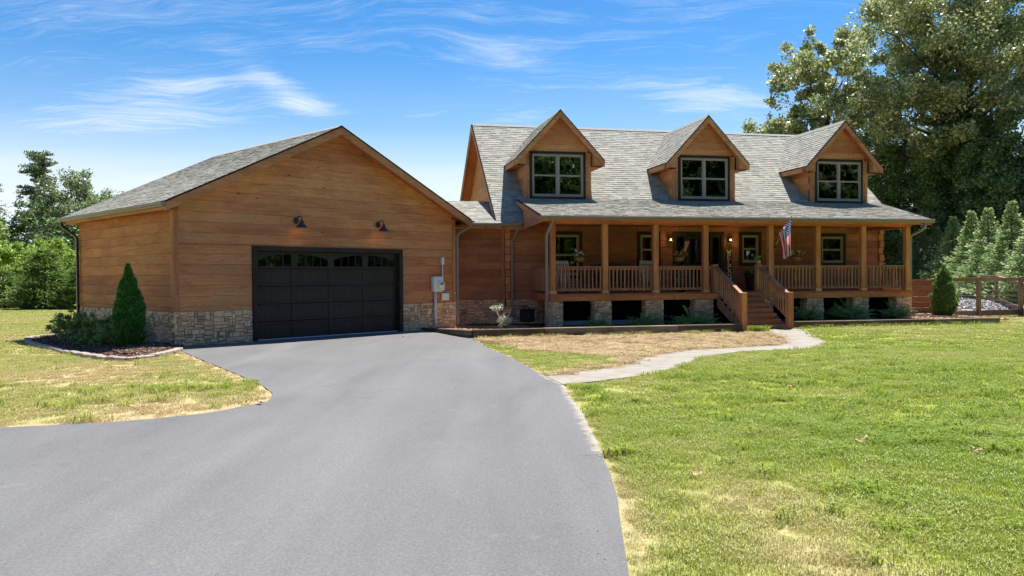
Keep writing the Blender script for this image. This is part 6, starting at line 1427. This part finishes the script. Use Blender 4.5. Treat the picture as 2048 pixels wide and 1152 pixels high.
def flag():
    t = thing('flag', 'American flag hanging from a slanted pole on the porch post right of the steps', 'flag', mat=hm(8.20, -.01, 2.70))
    m = MB().lathe([(.04, 0), (.045, .01), (.02, .02)], 10); m.v = [(v[0], -v[2], v[1]) for v in m.v]; m.tube([(0, -.0, .0), (0, -.09, .10)], .018, 8); m.build('bracket', M['black'], t)
    a, b = Vector((0, -.02, .02)), Vector((.03, -1.02, .98)); MB().tube([a, b], .013, 8).build('pole', M['fresh'], t); MB().lathe([(.0, -.03), (.024, -.01), (.026, .01), (.0, .035)], 10, tuple(b)).build('finial', M['fresh'], t, smooth=True)
    # cloth: hoist runs along the pole from its tip (s=0) inwards; the fly hangs straight down in folds
    ns, nf = 40, 44; d = (a - b).normalized(); V = []; UVs = []
    for j in range(nf + 1):
        f = j / nf
        for i in range(ns + 1):
            s = i / ns; gather = 1 - .42 * min(1, f * 1.5); p = b + d * (.03 + .80 * s)
            cx = .03 + .80 * .45; q = b + d * (cx + .80 * (s - .45) * gather)
            drop = 1.18 * f * (1 - .16 * s); fold = .045 * f ** .5 * math.sin(s * 15 + f * 1.2) + .02 * f * math.sin(s * 31 + 2)
            lat = .055 * f ** .6 * math.sin(s * 12.3 + 1.0 + f * 1.5)
            V.append((q.x + fold + .07 * f - .13 * s * (1 - f * .35) , q.y + lat, q.z - drop)); UVs.append((f, s))
    F = [(j * (ns + 1) + i, j * (ns + 1) + i + 1, (j + 1) * (ns + 1) + i + 1, (j + 1) * (ns + 1) + i) for j in range(nf) for i in range(ns)]
    me = bpy.data.meshes.new('cloth'); me.from_pydata(V, [], F); uv = me.uv_layers.new(name='UVMap')
    for l in me.loops: uv.data[l.index].uv = UVs[l.vertex_index]
    mt, n = new_mat('flag_cloth'); u = n.n('ShaderNodeUVMap').outputs[0]; sx = n.n('ShaderNodeSeparateXYZ', Vector=u); fx, fy = sx.outputs[0], sx.outputs[1]
    st = n.math('MODULO', n.math('FLOOR', n.math('MULTIPLY', fy, 12.999)), 2.0); stripe = n.mix(st, (.62, .012, .035, 1), (.80, .80, .78, 1))
    can = n.math('MULTIPLY', n.math('LESS_THAN', fx, .40), n.math('LESS_THAN', fy, .538))
    gx = n.math('MULTIPLY', fx, 11 / .40); gy = n.math('MULTIPLY', fy, 9 / .538); par = n.math('MODULO', n.math('ADD', n.math('FLOOR', gx), n.math('FLOOR', gy)), 2.0)
    dx = n.math('SUBTRACT', n.math('FRACT', gx), .5); dy = n.math('SUBTRACT', n.math('FRACT', gy), .5); ang = n.math('ARCTAN2', dy, dx); rr = n.math('POWER', n.math('ADD', n.math('MULTIPLY', dx, dx), n.math('MULTIPLY', dy, dy)), .5)
    lim = n.math('ADD', .34, n.math('MULTIPLY', n.math('COSINE', n.math('MULTIPLY', ang, 5.0)), .12)); star = n.math('MULTIPLY', n.math('LESS_THAN', rr, lim), n.math('LESS_THAN', par, .5))
    col = n.mix(can, stripe, n.mix(star, (.03, .05, .20, 1), (.8, .8, .8, 1)))
    b_ = n.n('ShaderNodeBsdfPrincipled'); n.put(b_.inputs['Base Color'], col); b_.inputs['Roughness'].default_value = .8; tr = n.n('ShaderNodeBsdfTranslucent', Color=col); n.n('ShaderNodeOutputMaterial', Surface=n.n('ShaderNodeMixShader', i0=.45, i1=b_.outputs[0], i2=tr.outputs[0]))
    me.materials.append(mt); me.polygons.foreach_set('use_smooth', [True] * len(me.polygons)); me.update(); link('cloth', me, t)
flag()
def rocking_chair(mat, label):
    t = thing('rocking_chair', label, 'chair', mat=mat, group='rocking chairs on the porch'); W = M['rocker']
    for s in (-1, 1):
        x = s * .27; pts = [(x, -.42 + .9 * k / 10, .035 + .10 * ((k - 4.5) / 5.5) ** 2) for k in range(11)]; MB().rect_tube(pts, .035, .035, (1, 0, 0)).build('rocker', W, t)
        MB().tube([(x, -.25, .05), (x, -.27, .64)], .021, 8).build('front_leg', W, t); MB().tube([(x, .22, .06), (x, .30, .55), (x * .96, .44, 1.14)], .021, 8).build('back_post', W, t)
        MB().box(x - .045, x + .045, -.33, .30, .635, .66, .006).build('armrest', W, t)
        for z in (.18, .30): MB().tube([(x, -.255, z), (x, .24, z + .02)], .011, 6).build('stretcher', W, t)
    m = MB()
    for k in range(8): m.box(-.26, .26, -.27 + k * .066, -.215 + k * .066, .40 - k * .006, .42 - k * .006, .004)
    m.build('seat', W, t)
    for z in (.17, .29): MB().tube([(-.27, -.258, z), (.27, -.258, z)], .011, 6).build('stretcher', W, t)
    for k in range(6): x = -.20 + k * .08; MB().bar((x, .29, .44), (x, .43, 1.05), .048, .012, up=(0, 1, 0)).build('back_slat', W, t)
    MB().box(-.27, .27, .41, .44, 1.03, 1.15, .012).build('head_rail', W, t)
    return t
rc = rocking_chair(hm(1.02, 1.55, 1.10, R(12)), 'grey wooden rocking chair in front of the leftmost porch window')
dup(rc, hm(4.22, 1.75, 1.10, R(-6)), 'grey wooden rocking chair between the third post and the door')
def porch_more():
    # dark bench with a curved slatted back
    t = thing('garden_bench', 'black bench with curved slatted back against the wall between the left windows', 'bench', mat=hm(2.95, 2.15, 1.10)); B = M['black']
    for k in range(17):
        x = -.72 + k * .09; h = .98 + .10 * math.cos(x / .72 * 1.35) ** 1.0; MB().bar((x, .20, .42), (x, .28, h), .05, .012, up=(0, 1, 0)).build('back_slat', B, t)
    MB().box(-.76, .76, -.25, .22, .40, .43, .006).build('seat', B, t); MB().tube([(-.76, .26, .86), (0, .29, .98), (.76, .26, .86)], .018, 6).build('top_rail', B, t)
    for x in (-.74, .74):
        for y in (-.22, .22): MB().tube([(x, y, 0), (x, y, .66 if y < 0 else .9)], .02, 6).build('leg', B, t)
        MB().box(x - .03, x + .03, -.27, .24, .64, .665, .005).build('armrest', B, t)
    # tall dark urn with leafy plant
    t = thing('porch_planter', 'tall black planter with a dark plant at the top of the steps', 'planter', mat=hm(8.42, 2.15, 1.10)); MB().lathe([(.10, 0), (.12, .03), (.15, .35), (.20, .62), (.21, .66), (.185, .66), (.17, .60)], 16).build('pot', M['black'], t, smooth=True)
    r = np.random.RandomState(91); V, F = leaves_at(r, np.array([[0, 0, .72], [.1, 0, .74], [-.12, .02, .72], [0, -.1, .70]]), np.full(4, .13), 500, .07, .6, .5); link('foliage', np_mesh('foliage', V, F, M['darkleaf']), t)
    # glass jar planter on the newel cap
    t = thing('small_pot_plant', 'small pale pot with trailing plant standing on the porch newel right of the steps', 'plant', mat=hm(7.63, .09, 2.086)); MB().lathe([(.05, 0), (.075, .03), (.08, .09), (.065, .13), (.06, .13), (.055, .08)], 12).build('pot', M['sash'], t, smooth=True)
    V, F = leaves_at(r, np.array([[0, 0, .14], [-.10, 0, .18], [.02, 0, .24]]), np.array([.05, .05, .04]), 120, .05, .7, .6); link('foliage', np_mesh('foliage', V, F, M['yew']), t)
    # tall grass-like pot plant behind the railing with a little flag
    t = thing('pot_plant', 'olive pot plant behind the railing under the pink flower basket', 'plant', mat=hm(5.28, 1.4, 1.10)); MB().lathe([(.11, 0), (.15, .25), (.155, .28), (.13, .28)], 14).build('pot', M['black'], t, smooth=True)
    V, F = leaves_at(r, np.array([[0, 0, .45], [.02, 0, .65], [-.03, 0, .35], [.03, 0, .85]]), np.array([.16, .14, .15, .08]), 900, .07, .9, .8); link('foliage', np_mesh('foliage', V, F, M['yew']), t)
    t = thing('small_flag', 'small striped flag on a stick rising behind the pink flower basket', 'flag', mat=hm(5.42, 1.5, 1.10)); MB().tube([(0, 0, .0), (.10, 0, 1.2), (.06, 0, 1.85)], .006, 5).build('stick', M['black'], t)
    W_ = plain('red_flag_stripe', (.45, .02, .04), .8, 0, .05); X_ = plain('white_flag_stripe', (.7, .7, .68), .8, 0, .05); m = MB()
    for k in range(7):
        a = k / 7.; b2 = (k + 1) / 7.
        m.add([(.05 + .20 * a, -.01 * (k % 2), 1.85 - .0 * a), (.05 + .20 * b2, -.01 * ((k + 1) % 2), 1.85), (-.02 + .10 * b2, -.01, 1.48 - .10 * b2), (-.02 + .10 * a, -.01, 1.48 - .10 * a)], [(0, 1, 2, 3)], k % 2)
    m.build('cloth', [W_, X_], t)
    # small door plate with letters behind the glass
    t = thing('black_reel_box', 'black plastic hose-reel box on the mulch beside the left downspout', 'box', mat=hm(-.40, 1.75, .10)); MB().box(-.23, .23, -.2, .2, 0, .40, .02).build('body', M['black'], t); MB().box(-.25, .25, -.22, .22, .402, .45, .02).build('lid', M['black'], t)
    MB().tube([(-.16, -.02, .45), (-.12, -.02, .52), (.02, -.02, .54), (.10, -.02, .46)], .02, 8).build('handle', M['black'], t); MB().lathe([(.0, 0), (.02, .0), (.02, .01)], 8, (0, 0, 0)).build('valve', M['whiteplastic'], t).location = (0, -.21, .22)
    t = thing('garden_stake', 'thin metal stake with a small ball on top beside the black box', 'stake', mat=hm(-.02, .9, .05)); MB().tube([(0, 0, 0), (0, 0, .84)], .006, 6).build('rod', M['black'], t); MB().lathe([(.0, -.035), (.032, -.01), (.032, .015), (.0, .035)], 10, (0, 0, .87)).build('ball', M['coir'], t, smooth=True)
    t = thing('rope_light', 'string of pale bells hanging down the front of the flag post', 'ornament', mat=hm(8.135, -.015, 0))
    for k in range(10): MB().lathe([(.028, -.02), (.012, .01), (.004, .022)], 8, (0, -.02, 2.60 - k * .075)).build('bell', M['sash'], t)
porch_more()
def yard_bits():
    r = random.Random(95); lm = plain('dry_leaf', (.55, .33, .2), .8, 0, .2, 30)
    for i, (x, y, lb) in enumerate(((3.52, 8.05, 'curled dry leaf lying on the lawn beside the coarse grass'), (3.62, 8.12, 'dry leaf touching the curled one on the lawn'), (4.45, 7.6, 'single dry leaf on the lawn right of the leaf pair'), (1.55, 6.75, 'brown dry leaf in the grass near the drive edge'), (4.15, 11.9, 'dry leaf on the upper part of the right lawn'), (-3.42, 10.72, 'pale leaf at the tip of the left lawn'), (-5.0, 10.5, 'dry leaf on the left lawn near the drive'), (-3.1, 22.6, 'red-brown leaf on the drive before the garage door'))):
        t = thing('dry_leaf', lb, 'leaf', mat=at(x, y, .03 if i < 7 else .012, rz=i * 1.1)); m = MB(); n = 9; s = .055 if i < 7 else .035
        P = [(s * math.cos(a) * (1 + .35 * math.cos(5 * a)), s * .7 * math.sin(a) * (1 + .35 * math.cos(5 * a)), .018 * math.cos(2 * a) + .01) for a in [6.283 * k / 18 for k in range(18)]]
        m.add([(0, 0, .0)] + P, [(0, k + 1, (k + 1) % 18 + 1) for k in range(18)]); m.build('blade', lm, t); MB().tube([(-s * .5, 0, .0), (-s * 1.5, .0, .012)], .0025, 4).build('stalk', M['twig'], t)
yard_bits()
fix_normals()
